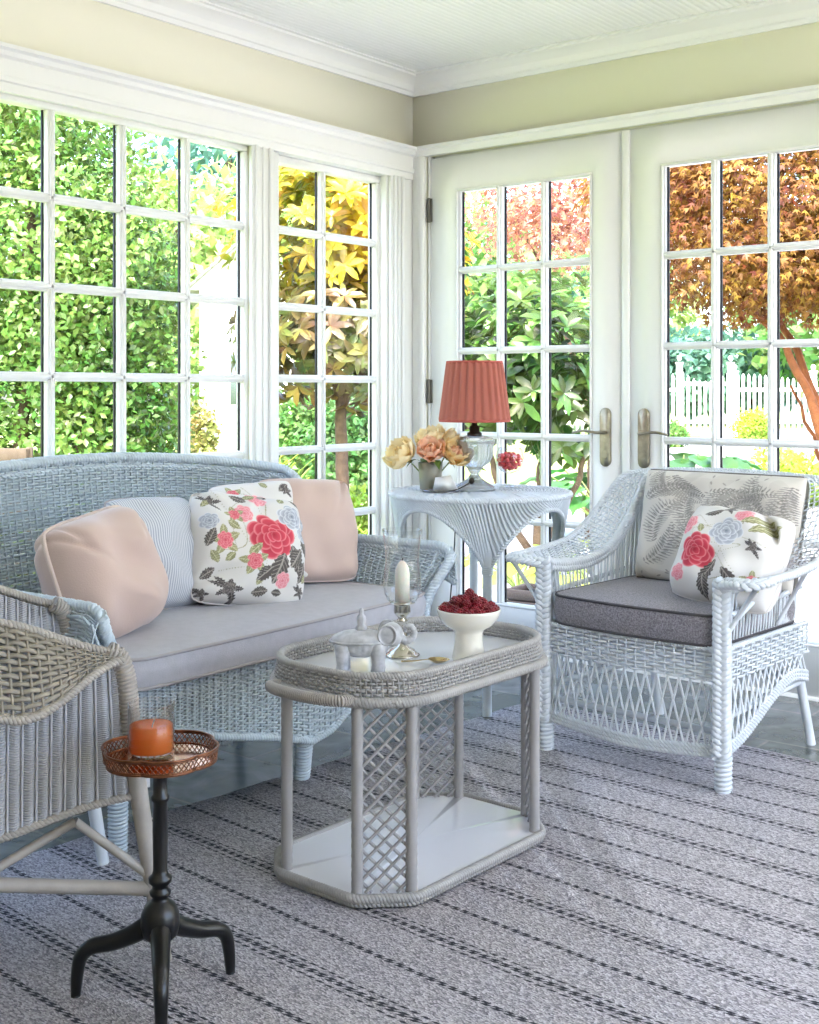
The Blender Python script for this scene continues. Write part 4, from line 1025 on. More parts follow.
mb = MB(); blob(mb, (-.002, 0, .066), (.067, .045, .026), None, 48, 12, 0.0, .999); tubes(mb, A([[(-.002+.067*math.cos(t), .045*math.sin(t), .067) for t in np.linspace(0, 2*PI, 48, endpoint=False)]]), .0028, 6, closed=True)
ld = mb.build('lid', elm, EL)
mb = MB(); lathe(mb, [(0, .088), (.014, .089), (.012, .096), (.008, .102), (.010, .112), (.009, .120), (.0045, .126), (.0055, .132), (.003, .138), (0, .139)], 20, (.0, 0, 0), fn=lambda a, z: 1+.08*np.cos(6*a)); mb.build('finial', elm, ld)
mb = MB(); blob(mb, (.068, 0, .080), (.026, .025, .027)); mb.build('head', elm, EL)
for s in (-1, 1):
    mb = MB(); V = []; 
    for i, r in enumerate((0, .007, .013, .018, .0205, .020)):
        for t in np.linspace(0, 2*PI, 28, endpoint=False): V.append((.058+r*math.cos(t)*.95, s*(.026+(.006 if i < 2 else .004 if i < 4 else .008 if i == 4 else .002)), .084+r*1.1*math.sin(t)))
    mb.add(V, grid_faces(6, 28, False, True)); tubes(mb, A([[(.058+.0195*math.cos(t), s*.032, .084+.0215*math.sin(t)) for t in np.linspace(0, 2*PI, 28, endpoint=False)]]), .0026, 6, closed=True); mb.build('ear', elm, EL)
mb = MB(); P = spl([(.084, 0, .075), (.098, 0, .066), (.112, 0, .072), (.117, 0, .086), (.110, 0, .098), (.099, 0, .096), (.096, 0, .086)], 40); tubes(mb, P[None], np.linspace(.0105, .0045, 40)+.0006*np.cos(np.arange(40)*2), 10); mb.build('trunk', elm, EL)
SPN = empty('spoon', (1.625, -1.99, TTZ), math.radians(28), label='small gilt silver serving spoon lying between candlestick and berry bowl', cat='spoon')
gilt = mat('gilt_silver', '#c9b489', .16, 1.)
mb = MB(); r_ = np.linspace(0, 1, 8); a = np.linspace(0, 2*PI, 32, endpoint=False); V = np.stack([np.stack([.024*q*np.cos(a)*(1+.08*np.cos(a)), .0175*q*np.sin(a), np.full(32, .003+.010*q*q)], -1) for q in r_])
mb.add(V, grid_faces(8, 32, False, True)); V2 = V+A([0, 0, .0012]); mb.add(V2, grid_faces(8, 32, False, True)[:, ::-1]); tubes(mb, V[-1][None], .0011, 5, closed=True); bw = mb.build('spoon_bowl', gilt, SPN)
mb = MB(); tubes(mb, spl([(-.022, 0, .012), (-.035, 0, .010), (-.06, .002, .006), (-.085, .003, .004)], 20)[None], np.interp(np.linspace(0, 1, 20), [0, .3, .8, 1], [.002, .002, .0045, .0035]), 8, sx=.5); mb.build('spoon_handle', gilt, SPN)

# ------------------------------------------------------------------ things on the side table
STZ = STH+.001
LP = empty('table_lamp', (.82, -.70, STZ), 0, label='cut glass table lamp with coral pleated shade on the side table', cat='lamp')
mb = MB(); fl_ = lambda a, z: 1+.035*np.cos(16*a)*((z > .035) & (z < .160))
lathe(mb, [(0, 0), (.070, 0), (.074, .005), (.070, .012), (.044, .028), (.024, .042), (.016, .052), (.015, .060), (.022, .066), (.022, .072), (.030, .080), (.054, .098), (.064, .120), (.066, .150), (.068, .166), (.074, .172), (.072, .178), (.050, .186), (.030, .190), (0, .192)], 64, fn=fl_); mb.build('glass_base', crystal, LP)
mb = MB(); lathe(mb, [(0, .188), (.026, .188), (.026, .200), (.018, .204), (.018, .222), (.010, .226), (.010, .255), (.004, .258), (0, .258)], 24); mb.build('socket', mat('dark_bronze', '#352c25', .4, .6), LP)
mb = MB(); blob(mb, (0, 0, .300), (.028, .028, .038)); mb.build('bulb', mat('opal_bulb', '#f4efe6', .3), LP)
n = 26; sg = n*8; a = np.linspace(0, 2*PI, sg, endpoint=False); pl_ = np.tile([0, .0045, .005, .0045, .003, .0015, -.001, -.002], n)
rings = []
for z, r in ((.240, .122), (.248, .1215), (.325, .111), (.425, .098), (.443, .0955), (.449, .095)): rings.append(np.stack([(r+pl_*(.25 if z in (.240, .449) else 1))*np.cos(a), (r+pl_*(.25 if z in (.240, .449) else 1))*np.sin(a), np.full(sg, z+.0)], -1))
mb = MB(); V = np.concatenate(rings); mb.add(V, grid_faces(6, sg, False, True)[:, ::-1]); mb.add(V*A([.978, .978, 1]), grid_faces(6, sg, False, True))
coral = mat('coral_pleated_silk', '#c27464', .85, trans=.25, bump=.2, bscale=200)
sh = mb.build('lamp_shade', coral, LP)
for z, r in ((.243, .1225), (.446, .0965)):
    mb = MB(); tubes(mb, A([[(r*math.cos(t), r*math.sin(t), z) for t in np.linspace(0, 2*PI, 64, endpoint=False)]]), .0032, 8, closed=True, sx=1.6); mb.build('shade_binding', mat('coral_binding', '#b4574c', .8), sh)
mb = MB()
for t in (0, 2*PI/3, 4*PI/3): tubes(mb, resample(A([[0, 0, .43], [.096*math.cos(t), .096*math.sin(t), .443]]), 3)[None], .0015, 5)
tubes(mb, resample(A([[0, 0, .26], [0, 0, .43]]), 3)[None], .002, 5)
mb.build('shade_spider', steel, LP)
dx, dy = (.82-.852), (-.70+.712)
mb = MB(); tubes(mb, spl([(-.07, -.02, .008), (-.14, .02, .006), (-.20, .10, .004), (-.25, .17, .002), (-.262, .185, -.02), (-.20, .05, -.06), (-.055, -.045, -.08), (-.045, -.055, -.16), (-.050, -.062, -.28), (-.058, -.075, -.48), (-.065, -.07, -.69), (-.2, .1, -.722), (-.5, .5, -.722)], 120)[None], .0024, 6); mb.build('power_cord', mat('black_cord', '#1c1a1a', .5), LP)
VS = empty('flower_vase', (.695, -.790, STZ), 0, label='small grey-green stoneware beaker vase on the left of the side table', cat='vase')
mb = MB(); lathe(mb, [(0, 0), (.034, 0), (.037, .004), (.040, .05), (.043, .095), (.0415, .097), (.040, .093), (.037, .05), (.034, .006), (0, .006)], 40); mb.build('beaker', mat('sage_stoneware', '#8f8d80', .4, var=.1, vscale=20), VS)
petm = {k: mat(k, c, .7, var=.12, vscale=25, trans=.35, col2=c2) for k, c, c2 in (('cream_petal', '#fdf0cc', '#f8e2ae'), ('peach_petal', '#fddcc2', '#f8c49c'), ('yellow_petal', '#fce8b6', '#f8d894'))}
def petal(mb, a, tilt, L, W, cup, base_r, z0):
    n, m = 9, 9; s = np.linspace(0, 1, n)[:, None]; t = np.linspace(-1, 1, m)[None]
    wd = W*np.sin(PI*np.clip(s*.86+.10, 0, 1))**.6*t
    bend = tilt-cup*s; r = base_r+L*np.cumsum(np.sin(bend)*np.ones_like(t)/n, 0); z = z0+L*np.cumsum(np.cos(bend)*np.ones_like(t)/n, 0)
    curl = .25*W*t**2*(1-s*.5); ruff = .06*L*np.sin(t*5+a*3)*s**3
    x = (r-curl)*math.cos(a)-wd*math.sin(a); y = (r-curl)*math.sin(a)+wd*math.cos(a)
    mb.add(np.stack([x, y, z+ruff], -1).reshape(-1, 3), grid_faces(n, m))
def rose3d(name, loc, R, tilt_dir, tilt, mo, mi, label, sd):
    r = random.Random(sd); e = empty(name, loc, 0, label=label, cat='flower'); e.rotation_euler = (Vector((tilt_dir[0], tilt_dir[1], 0)).normalized().cross(Vector((0, 0, -1)))*tilt)
    mb = MB()
    for i in range(11): petal(mb, i*2.4+r.random()*.3, 1.25 if i < 5 else .85, R*r.uniform(.95, 1.12), R*.52, .95 if i < 5 else .75, .004, 0)
    mb.build('outer_petals', mo, e)
    mb = MB()
    for i in range(12): petal(mb, i*2.4+.7, .50-.03*i, R*(.80-.03*i), R*.36, .75, .003, .003)
    mb.build('inner_petals', mi, e)
    mb = MB(); v = A([0, 0, 1.]); 
    inv = Matrix(e.rotation_euler.to_matrix()).inverted(); tgt = inv@(Vector((.695, -.790, STZ+.02))-Vector(loc))
    tubes(mb, spl([(0, 0, .004), (0, 0, -.02), tuple(tgt*.6+Vector((0, 0, -.01))), tuple(tgt)], 16)[None], .0022, 6)
    blob(mb, (0, 0, -.002), (.009, .009, .008)); mb.build('stem', mat('flower_stem', '#6f7f3f', .6), e)
vx, vy = .695, -.790; fz = STZ
rose3d('rose', (vx+.024, vy-.030, fz+.125), .070, (.7, -.8), .95, petm['peach_petal'], petm['peach_petal'], 'peach rose with open centre facing forward in the vase', 1)
rose3d('rose', (vx-.066, vy-.045, fz+.105), .086, (-.35, -.9), .95, petm['cream_petal'], petm['yellow_petal'], 'large cream rose drooping at the left of the vase', 2)
rose3d('rose', (vx+.075, vy+.025, fz+.112), .078, (.95, -.35), .9, petm['yellow_petal'], petm['peach_petal'], 'golden yellow rose leaning right towards the lamp', 3)
rose3d('rose', (vx-.005, vy+.020, fz+.150), .078, (.0, -.2), .5, petm['cream_petal'], petm['cream_petal'], 'pale cream rose standing highest at the back of the vase', 4)
rose3d('rose', (vx+.040, vy+.055, fz+.140), .072, (.5, .3), .6, petm['cream_petal'], petm['yellow_petal'], 'cream rose behind the golden one in the vase', 5)
mb = MB()
for i, (a, L4) in enumerate(((-2.2, .06), (-.6, .065), (.4, .06), (2.6, .05))):
    s = np.linspace(0, 1, 8)[:, None]; t = np.linspace(-1, 1, 5)[None]; r_ = .03+L4*s; wd = .016*np.sin(PI*s)*t; z = .095+.02*np.sin(s*2.6)-.03*s*s+0*t
    mb.add(np.stack([r_*math.cos(a)-wd*math.sin(a), r_*math.sin(a)+wd*math.cos(a), z], -1).reshape(-1, 3), grid_faces(8, 5))
mb.build('leaves', mat('rose_leaf', '#5f7a35', .5, trans=.2), VS)
GB = empty('glass_goblet', (.842, -.555, STZ), 0, label='clear stemmed glass goblet half full of small red berries behind the lamp', cat='goblet')
GB.location = (.858, -.535, STZ); GB.scale = (1.15, 1.15, 1.1)
mb = MB(); pr4 = [(.003, .020), (.0035, .040), (.010, .047), (.030, .056), (.043, .075), (.046, .095), (.042, .115), (.036, .130)]
lathe(mb, [(0, 0), (.032, 0), (.033, .002), (.02, .005), (.004, .010), (.003, .020)]+pr4+[(r-.0013, z+.0005) for r, z in pr4[::-1][:-2]]+[(0, .048)], 40); mb.build('goblet_glass', glass2, GB)
sb = mat('coral_red_berry', '#e0484c', .3, coat=.3); g0 = None; spots = [(0, 0, .062)]
for R_, n, z in ((.018, 5, .066), (.030, 9, .076), (.012, 3, .080), (.034, 11, .090), (.018, 6, .095), (0, 1, .098), (.030, 9, .103), (.012, 4, .109)):
    for i in range(n): a = 2*PI*i/n+z*50; spots.append((R_*math.cos(a), R_*math.sin(a), z))
for x, y, z in spots:
    if g0 is None:
        mb = MB(); blob(mb, (0, 0, 0), (.0088, .0088, .0085), None, 14, 9); g0 = o = mb.build('berry', sb)
    else: o = g0.copy(); COL.objects.link(o)
    o.location = (.858+x*1.15, -.535+y*1.15, STZ+z*1.1)
    tag(o, 'small bright red berry inside the stemmed glass goblet', 'berry', 'berries in the goblet')
TY = empty('silver_tray', (.778, -.842, STZ), math.radians(30), label='small oval silver tray at the front edge of the side table', cat='tray')
mb = MB(); pts = [(.062*math.cos(t), .036*math.sin(t)) for t in np.linspace(0, 2*PI, 60, endpoint=False)]; prism(mb, pts, 0, .003, .001)
tubes(mb, A([[(.062*math.cos(t), .036*math.sin(t), .005) for t in np.linspace(0, 2*PI, 60, endpoint=False)]]), .0028, 6, closed=True); mb.build('tray_plate', mat('tarnished_silver', '#8a8a90', .25, 1.), TY, sharp=40)
NK = MB(); 
for (x, y, rz_, h, w2) in ((0, 0, .2, .052, .075),):
    V = A([(-.04, -.012, 0), (.04, -.014, 0), (.045, .0, .004), (-.042, .0, .004), (-.034, .004, .045), (.02, .002, .052), (.03, .03, .002), (-.03, .032, .002)])
    NK.add(V, [(0, 1, 5, 4), (4, 5, 6, 7), (0, 4, 7, 3), (1, 2, 6, 5), (0, 3, 2, 1), (3, 7, 6, 2)])
nk = NK.build('folded_card', mat('white_card', '#f4f3f1', .7), smooth=False, loc=(.785, -.825, STZ+.0045), rot=(0, 0, math.radians(42)))
tag(nk, 'white folded card standing on the silver tray beside the vase', 'card')
SN = MB(); tubes(SN, spl([(-.03, 0, .004), (0, 0, .010), (.03, 0, .024), (.045, 0, .034)], 14)[None], .0018, 6); blob(SN, (.052, 0, .040), (.010, .008, .012)); lathe(SN, [(0, .0), (.012, .0), (.012, .003), (0, .004)], 16, (-.032, 0, 0))
tag(SN.build('candle_snuffer', mat('dark_bronze', '#352c25', .4, .6), loc=(.838, -.832, STZ+.001), rot=(0, 0, .5)), 'little dark bronze snuffer lying at the foot of the glass lamp', 'snuffer')
# ------------------------------------------------------------------ garden
GZ = -.15
def lm(name, c, c2, tr=.35, rough=.45, vs=1.5, isl=.35): return mat(name, c, rough, col2=c2, vscale=vs, trans=tr, island=isl)
TPL = {'oval': (A([(0, 0, 0), (.5, .30, .08), (1, 0, -.06), (.5, -.30, .08), (.5, 0, 0)]), A([(0, 4, 2, 1), (0, 3, 2, 4)])),
       'long': (A([(0, 0, 0), (.35, .17, .05), (.75, .14, .0), (1, 0, -.14), (.75, -.14, .0), (.35, -.17, .05), (.38, 0, .01), (.75, 0, -.04)]), A([(0, 6, 1, 1), (1, 6, 7, 2), (0, 5, 6, 6), (5, 4, 7, 6), (2, 7, 3, 3), (7, 4, 3, 3)])),
       'lace': (A([(0, 0, 0), (.5, .12, .03), (1, .02, -.1), (.45, -.12, .03), (.3, .3, 0), (.75, .55, -.08), (.3, -.3, 0), (.75, -.55, -.08)]), A([(0, 3, 2, 1), (0, 1, 5, 4), (0, 6, 7, 3)]))}
def leaves(mb, P, D, W, size, tpl='oval'):
    T_, F = TPL[tpl]
    D = nrm(D); W = nrm(W-D*np.sum(W*D, -1, keepdims=True)); Y = np.cross(W, D)
    s = np.broadcast_to(np.asarray(size, float), (len(P),))[:, None, None]
    V = P[:, None]+s*(T_[None, :, :1]*D[:, None]+T_[None, :, 1:2]*Y[:, None]+T_[None, :, 2:3]*W[:, None])
    k = len(T_); Fs = (F[None]+(np.arange(len(P))*k)[:, None, None]).reshape(-1, 4)
    deg = (Fs[:, 2] == Fs[:, 3]); n = mb.n; mb.add(V.reshape(-1, 3), Fs[~deg] if (~deg).any() else np.zeros((0, 4)))
    d2 = (Fs[:, 1] == 0) & False
    if deg.any(): mb.t.append(Fs[deg][:, :3]+n)
def cloud(blobs, n, shell=.55, rg=rng, low=-1.):
    """points and outward directions scattered through lumpy ellipsoids"""
    w = A([b[3]*b[4]*b[5] for b in blobs])**(.67); w = w/w.sum(); idx = rg.choice(len(blobs), n, p=w); B = A(blobs)[idx]
    d = nrm(rg.normal(0, 1, (n, 3))); d[:, 2] = np.where(d[:, 2] < low, -d[:, 2], d[:, 2])
    r = shell+(1-shell)*rg.random(n)**.6
    lump = 1+.10*np.sin(d[:, 0]*7+B[:, 0]*3)*np.sin(d[:, 1]*6+1)+.08*np.sin(d[:, 2]*9+B[:, 1]*5)
    return B[:, :3]+d*B[:, 3:6]*(r*lump)[:, None], d
def plant(name, label, cat, loc, blobs, n, size, m, tpl='oval', trunk=None, barkm=None, group=None, shell=.5, cluster=0, droop=.0, up=.5, foliage='foliage', trunk_name='trunk', inner=True):
    e = empty(name, (loc[0], loc[1], GZ), label=label, cat=cat, group=group); mb = MB()
    if cluster:
        P0, d0 = cloud(blobs, n//cluster, shell); P = np.repeat(P0, cluster, 0); d = np.repeat(d0, cluster, 0)
        ax = nrm(d+A([0, 0, .8])); a = np.tile(np.arange(cluster)*2.4, len(P0))+np.repeat(rng.uniform(0, 6, len(P0)), cluster)
        e1 = nrm(np.cross(ax, A([.3, .5, .1]))); e2 = np.cross(ax, e1)
        D = np.cos(a)[:, None]*e1+np.sin(a)[:, None]*e2+ax*rng.uniform(-.1, .7, (len(P), 1)); W = ax+0*D
    else:
        P, d = cloud(blobs, n, shell); D = rng.normal(0, 1, (n, 3))*.8+d*.5+A([0, 0, -droop]); W = d*.8+A([0, 0, up])+rng.normal(0, .35, (n, 3))
    leaves(mb, P, D, W, size*rng.uniform(.7, 1.25, len(P)), tpl); mb.build(foliage, m, e, smooth=False)
    if trunk:
        mb = MB()
        for pth, r0, r1 in trunk:
            p = spl(pth, 24); p[:, :2] += .01*np.sin(np.arange(24)[:, None]*A([1.3, 1.7])); tubes(mb, p[None], np.linspace(r0, r1, 24), 9)
        mb.build(trunk_name, barkm or bark, e)
    return e
bark = mat('bark', '#6a5644', .85, var=.4, vscale=25, bump=.6, bscale=60, bdist=.01)
barkr = mat('copper_bark', '#9a5f35', .8, var=.35, vscale=20, bump=.5, bscale=50, bdist=.01)

# ground
def ground(name, pts, z, m):
    mb = MB(); prism(mb, pts, z-.05, z); return tag(mb.build(name, m, smooth=False), kind='structure')
gravel = mat('pale_patio_gravel', '#cdcac5', .9, var=.12, vscale=2, bump=.3, bscale=80)
grassm = mat('lawn_green', '#82964c', .9, col2='#a3b068', vscale=.8, bump=.6, bscale=60, bdist=.02)
mb = MB(); prism(mb, [(-60, -30), (40, -30), (40, 70), (-60, 70)], GZ-.10, GZ-.012); tag(mb.build('lawn', grassm, smooth=False), kind='structure')
mb = MB(); prism(mb, spl([(-3.4, 2.5, 0), (-1.2, .1, 0), (-.4, -3, 0), (-.6, -9, 0), (8, -14, 0), (22, -10, 0), (22, 8, 0), (9, 18, 0), (4, 30, 0), (-12, 33, 0), (-9, 22, 0), (-6, 12, 0)], 80, True)[:, :2], GZ-.02, GZ); tag(mb.build('patio', gravel, smooth=False), kind='structure')
mb = MB(); box(mb, (-.1, .13, GZ), (3, .62, -.03), .01); tag(mb.build('door_step', mat('pale_stone_step', '#dad6cc', .8, var=.08), smooth=False), kind='structure')

camel = lm('camellia_leaf', '#436a2c', '#88a650', tr=.28, rough=.28, vs=1.2, isl=.5)
hb = [(0, 0, .9, .95, .75, 1.05), (.1, .1, 2.1, .95, .72, 1.05), (-.1, 0, 3.2, .8, .65, .9), (.35, .4, 1.4, .62, .5, 1.3)]
plant('camellia_bush', 'tall dense glossy green bush filling the middle of the wide window', 'bush', (-3.25, .22), hb, 42000, .052, camel, trunk=[([(0, 0, 0), (.05, 0, 1.2), (0, .1, 2.6)], .06, .03), ([(.1, 0, .1), (.4, .2, 1.0), (.3, .3, 2.0)], .04, .02), ([(-.1, 0, .1), (-.4, -.1, 1.2), (-.3, 0, 2.4)], .045, .02)], shell=.3)
plant('camellia_bush', 'tall dense green bush with brownish twigs at the far left of the wide window', 'bush', (-4.25, -1.05), [(0, 0, .9, 1.0, .9, 1.1), (0, .1, 2.2, 1.0, .9, 1.2), (.1, 0, 3.3, .8, .8, .8)], 34000, .055, lm('camellia_leaf_brownish', '#476430', '#80934a', tr=.3, rough=.3, vs=1.0, isl=.5), trunk=[([(0, 0, 0), (.3, 0, 1.2), (.4, .1, 2.6)], .06, .03), ([(.4, .2, .3), (.8, .3, 1.4), (.7, .2, 2.8)], .03, .015)], shell=.3)
plant('camellia_bush', 'leafy green bush bulging towards the fourth column of the wide window', 'bush', (-3.15, 1.02), [(0, 0, .75, .36, .36, .85), (-.05, -.02, 1.75, .36, .36, .72)], 13000, .050, camel, trunk=[([(0, 0, 0), (.05, 0, 1.0), (-.05, .0, 2.0)], .04, .02)], shell=.3)
wood = mat('weathered_teak', '#6d5f50', .8, var=.25, vscale=20)
BN = empty('garden_bench', (-2.05, -.95, GZ), math.radians(38), label='weathered wooden garden bench outside the lower left corner of the wide window', cat='bench'); BN.scale = (.5, .8, 1.01); BN.location = (-1.95, -1.05, GZ)
mb = MB()
for z in (.40,): 
    for k in range(5): box(mb, (-.7, -.22+.09*k, z), (.7, -.22+.09*k+.07, z+.02), .004)
mb.build('seat', wood, BN, smooth=False)
mb = MB()
for z in (.60, .72, .86): box(mb, (-.7, .22, z), (.7, .245, z+.075), .004)
mb.build('backrest', wood, BN, smooth=False)
for x in (-.68, .64):
    for y, h in ((-.2, .42), (.22, .94)): mb = MB(); box(mb, (x, y, 0), (x+.05, y+.05, h), .004); mb.build('leg', wood, BN, smooth=False)

magy = lm('magnolia_leaf_yellow', '#d2ab2a', '#8f9c38', tr=.45, rough=.35, vs=2, isl=.35)
magb = lm('magnolia_leaf_bronze', '#58733a', '#8c6c3c', tr=.3, rough=.3, vs=3, isl=.5)
mg = plant('magnolia_tree', 'magnolia with large yellow and bronze leaves outside the narrow window', 'tree', (-2.15, 1.95), [(0, 0, 2.35, .85, .8, .55), (-.2, .1, 2.75, .6, .6, .4), (.2, .1, 2.1, .7, .6, .4)], 4200, .125, magy, 'long', trunk=[([(0, 0, 0), (.03, 0, .8), (0, 0, 1.5), (.05, .1, 2.6)], .055, .02), ([(0, 0, 1.1), (.3, .1, 1.6), (.5, .1, 2.2)], .03, .012), ([(0, 0, 1.2), (-.3, .1, 1.8), (-.5, 0, 2.4)], .03, .012)], cluster=7, foliage='yellow_foliage', shell=.25)
mb = MB(); P0, d0 = cloud([(0, 0, 1.62, .85, .7, .55)], 420, .1); P = np.repeat(P0, 7, 0); d = np.repeat(d0, 7, 0); ax = nrm(d+A([0, 0, .4])); a = rng.uniform(0, 6.28, len(P)); e1 = nrm(np.cross(ax, A([.3, .5, .1]))); e2 = np.cross(ax, e1)
leaves(mb, P, np.cos(a)[:, None]*e1+np.sin(a)[:, None]*e2+ax*.3-A([0, 0, .25]), ax,   .125*rng.uniform(.7, 1.2, len(P)), 'long'); mb.build('bronze_foliage', magb, mg, smooth=False)
rhod = lm('rhododendron_leaf', '#28471f', '#66823a', tr=.3, rough=.28, vs=3, isl=.55)
plant('rhododendron', 'dark large-leaved rhododendron outside the left french door', 'bush', (-.62, 1.95), [(0, 0, 1.45, .60, .5, .58), (.25, .1, 1.15, .45, .4, .4), (-.4, 0, 1.2, .5, .4, .4)], 2200, .125, rhod, 'long', trunk=[([(0, 0, 0), (.05, 0, .6), (.1, 0, 1.4)], .03, .015), ([(0, 0, .2), (-.3, 0, .8), (-.35, 0, 1.3)], .025, .01), ([(.02, 0, .2), (.25, .1, .7), (.4, .1, 1.2)], .025, .01)], cluster=7, shell=.2, trunk_name='stems')
mapo = lm('copper_maple_leaf', '#7d4722', '#a8813a', tr=.35, rough=.5, vs=3, isl=.45)
mapc = lm('coral_maple_leaf', '#d8a28c', '#a3694e', tr=.5, rough=.5, vs=3, isl=.35)
tk = [([(0, 0, 0), (.02, 0, .5), (-.02, .02, 1.0), (.10, .1, 1.8), (.2, .2, 2.8)], .075, .03), ([(0, 0, .3), (-.16, -.05, .9), (-.40, -.1, 1.5), (-.85, -.1, 1.95)], .042, .012), ([(0, 0, .45), (-.25, 0, 1.2), (-.55, .1, 1.75), (-1.0, .1, 2.35)], .035, .010), ([(.03, 0, .25), (.14, .05, .9), (.2, .05, 1.6), (.5, 0, 2.2)], .05, .015), ([(.05, 0, .9), (.04, .1, 1.5), (-.2, .2, 2.2), (-.5, .2, 2.8)], .04, .012), ([(-.02, 0, .2), (-.22, .1, .75), (-.42, .1, 1.25)], .022, .008)]
plant('japanese_maple', 'copper-leaved japanese maple with bare orange stems outside the right french door', 'tree', (.95, 2.95), [(-.3, 0, 2.35, 1.3, 1.0, .75), (-.5, -.2, 1.95, .7, .6, .35), (.4, 0, 2.0, .9, .7, .55), (-1.2, .1, 2.5, .6, .6, .4), (.5, -.3, 1.72, .5, .5, .3), (.1, .1, 3.1, 1.0, .9, .6)], 48000, .046, mapo, 'lace', trunk=tk, barkm=barkr, shell=.15, droop=.8, up=1.)
plant('japanese_maple', 'coral pink lace-leaf maple behind the rhododendron', 'tree', (-1.75, 4.6), [(0, 0, 2.55, 1.2, .9, .40), (.6, 0, 2.9, .8, .8, .4), (-.5, 0, 2.8, .7, .8, .35), (.1, 0, 3.4, .9, .9, .35)], 8000, .060, mapc, 'lace', trunk=[([(0, 0, 0), (.05, 0, 1), (.2, 0, 2.6)], .05, .02), ([(0, 0, 1.0), (.4, 0, 1.9), (.8, 0, 2.7)], .03, .01), ([(0, 0, 1.0), (-.3, 0, 1.9), (-.6, 0, 2.5)], .03, .01)], shell=.1, droop=.6, up=1.)

# low planting: leafy clumps, each its own plant
def big_leaf_clump(name, label, loc, n, L, H, m, seed, group=None, wide=.75):
    r = np.random.default_rng(seed); e = empty(name, (loc[0], loc[1], GZ), label=label, cat='plant', group=group); mb = MB(); st = MB()
    for i in range(n):
        a = i*2.4; t0 = r.uniform(.15, 1)**.5; hh = H*r.uniform(.55, 1); R = H*.75*t0; s = np.linspace(0, 1, 8)[:, None]; t = np.linspace(-1, 1, 7)[None]; l = L*r.uniform(.75, 1.2)
        wd = l*wide*.5*np.sin(PI*np.clip(s**.75, 0, 1))**.8*t; x0 = A([R*math.cos(a), R*math.sin(a), hh])
        rad = l*s; z = -.35*l*s**2+.10*l*np.cos(t*PI)*-.5+.02*l*np.cos(s*22)
        X = x0[0]+rad*math.cos(a)-wd*math.sin(a); Y = x0[1]+rad*math.sin(a)+wd*math.cos(a); Z = x0[2]+z+0*rad
        mb.add(np.stack([X, Y, Z+0*X], -1).reshape(-1, 3), grid_faces(8, 7))
        tubes(st, spl([(0, 0, 0), (R*.3*math.cos(a), R*.3*math.sin(a), hh*.6), tuple(x0)], 8)[None], .006, 5)
    mb.build('leaves', m, e); st.build('stems', mat('pale_stem', '#9db06a', .6), e); return e
hos = lm('hosta_leaf', '#3d7a3c', '#5f9a4a', tr=.3, rough=.35, vs=3, isl=.4); hol = lm('lime_leaf', '#a4c04a', '#c9d777', tr=.45, rough=.4, vs=3, isl=.3)
big_leaf_clump('hosta', 'dark green broad-leaved hosta mound beyond the glass goblet', (-1.62, 4.55), 40, .30, .62, hos, 1)
big_leaf_clump('hosta', 'dark green hosta mound right of the goblet, seen through the left french door', (-1.10, 4.95), 44, .30, .70, hos, 2)
big_leaf_clump('hosta', 'lime green leafy clump low outside the left french door', (.02, 1.55), 22, .16, .42, hol, 3)
big_leaf_clump('hosta', 'pale green clump behind the side table, outside the door', (-.45, 1.55), 20, .15, .34, hol, 4)
big_leaf_clump('hosta', 'green leafy clump between side table leg and armchair, outside the door', (.38, 1.75), 20, .16, .36, lm('mid_green_leaf', '#6e9a3e', '#a3bf5a', tr=.4, vs=3), 5)
PB = empty('planter_box', (.12, 1.02, GZ), .1, label='dark wooden planter box low outside the left french door', cat='planter')
dw = mat('dark_stained_wood', '#4a3f3b', .6, var=.3, vscale=12); mb = MB()
for k in range(4): box(mb, (-.24, -.12, .02+.055*k), (.24, -.10, .07+.055*k), .004); box(mb, (-.24, .10, .02+.055*k), (.24, .12, .07+.055*k), .004); box(mb, (-.24, -.10, .02+.055*k), (-.22, .10, .07+.055*k), .004); box(mb, (.22, -.10, .02+.055*k), (.24, .10, .07+.055*k), .004)
mb.build('box', dw, PB, smooth=False); mb = MB(); box(mb, (-.22, -.10, .02), (.22, .10, .20), .01); mb.build('soil', mat('dark_soil', '#3b2f27', .95, var=.3, vscale=30), PB, smooth=False)
boxm = lm('box_shrub_leaf', '#4d7a35', '#7fa452', tr=.3, vs=2, isl=.45); limm = lm('spring_leaf', '#b4c23e', '#8fb04a', tr=.45, vs=2, isl=.4)
def shrub(label, loc, r, h, n, size, m, **k): return plant('shrub', label, 'shrub', loc, [(0, 0, h*.5, r, r, h*.55), (r*.4, 0, h*.4, r*.7, r*.7, h*.42)], n, size, m, trunk=[([(0, 0, 0), (.05, 0, h*.3), (0, 0, h*.8)], .04, .02)], shell=.4, trunk_name='stem', **k)
def at(px, t):
    a = (px-409.5)/1224.; return (3.2836+t*(-.6173+a*.7867), -4.208+t*(.7867+a*.6173))
shrub('round green shrub low in the left column of the narrow window', at(296, 15), .62, 1.15, 5000, .10, boxm)
shrub('dark green rounded shrub in the right column of the narrow window', at(350, 14), .50, 1.10, 4500, .09, lm('dark_shrub_leaf', '#3f6a35', '#6d9350', vs=2))
shrub('small bright shrub at the foot of the magnolia, on the lawn', at(352, 9.5), .24, .42, 1400, .06, limm)
shrub('green shrub standing before the white picket fence', at(753, 27), .46, .72, 2500, .09, limm)
shrub('small green shrub left of the picket gate', at(672, 26), .32, .5, 1200, .09, boxm)
shrub('yellow-green shrub at the right edge, beyond the armchair back', at(806, 13), .45, .50, 2500, .07, limm)
shrub('loose brownish shrub beside the white garden house', at(199, 19), .28, 1.05, 1500, .09, lm('brownish_leaf', '#a3935a', '#7d8a48', vs=2))
shrub('light green shrub left of the maple stems', at(776, 15), .35, .55, 1500, .07, limm)
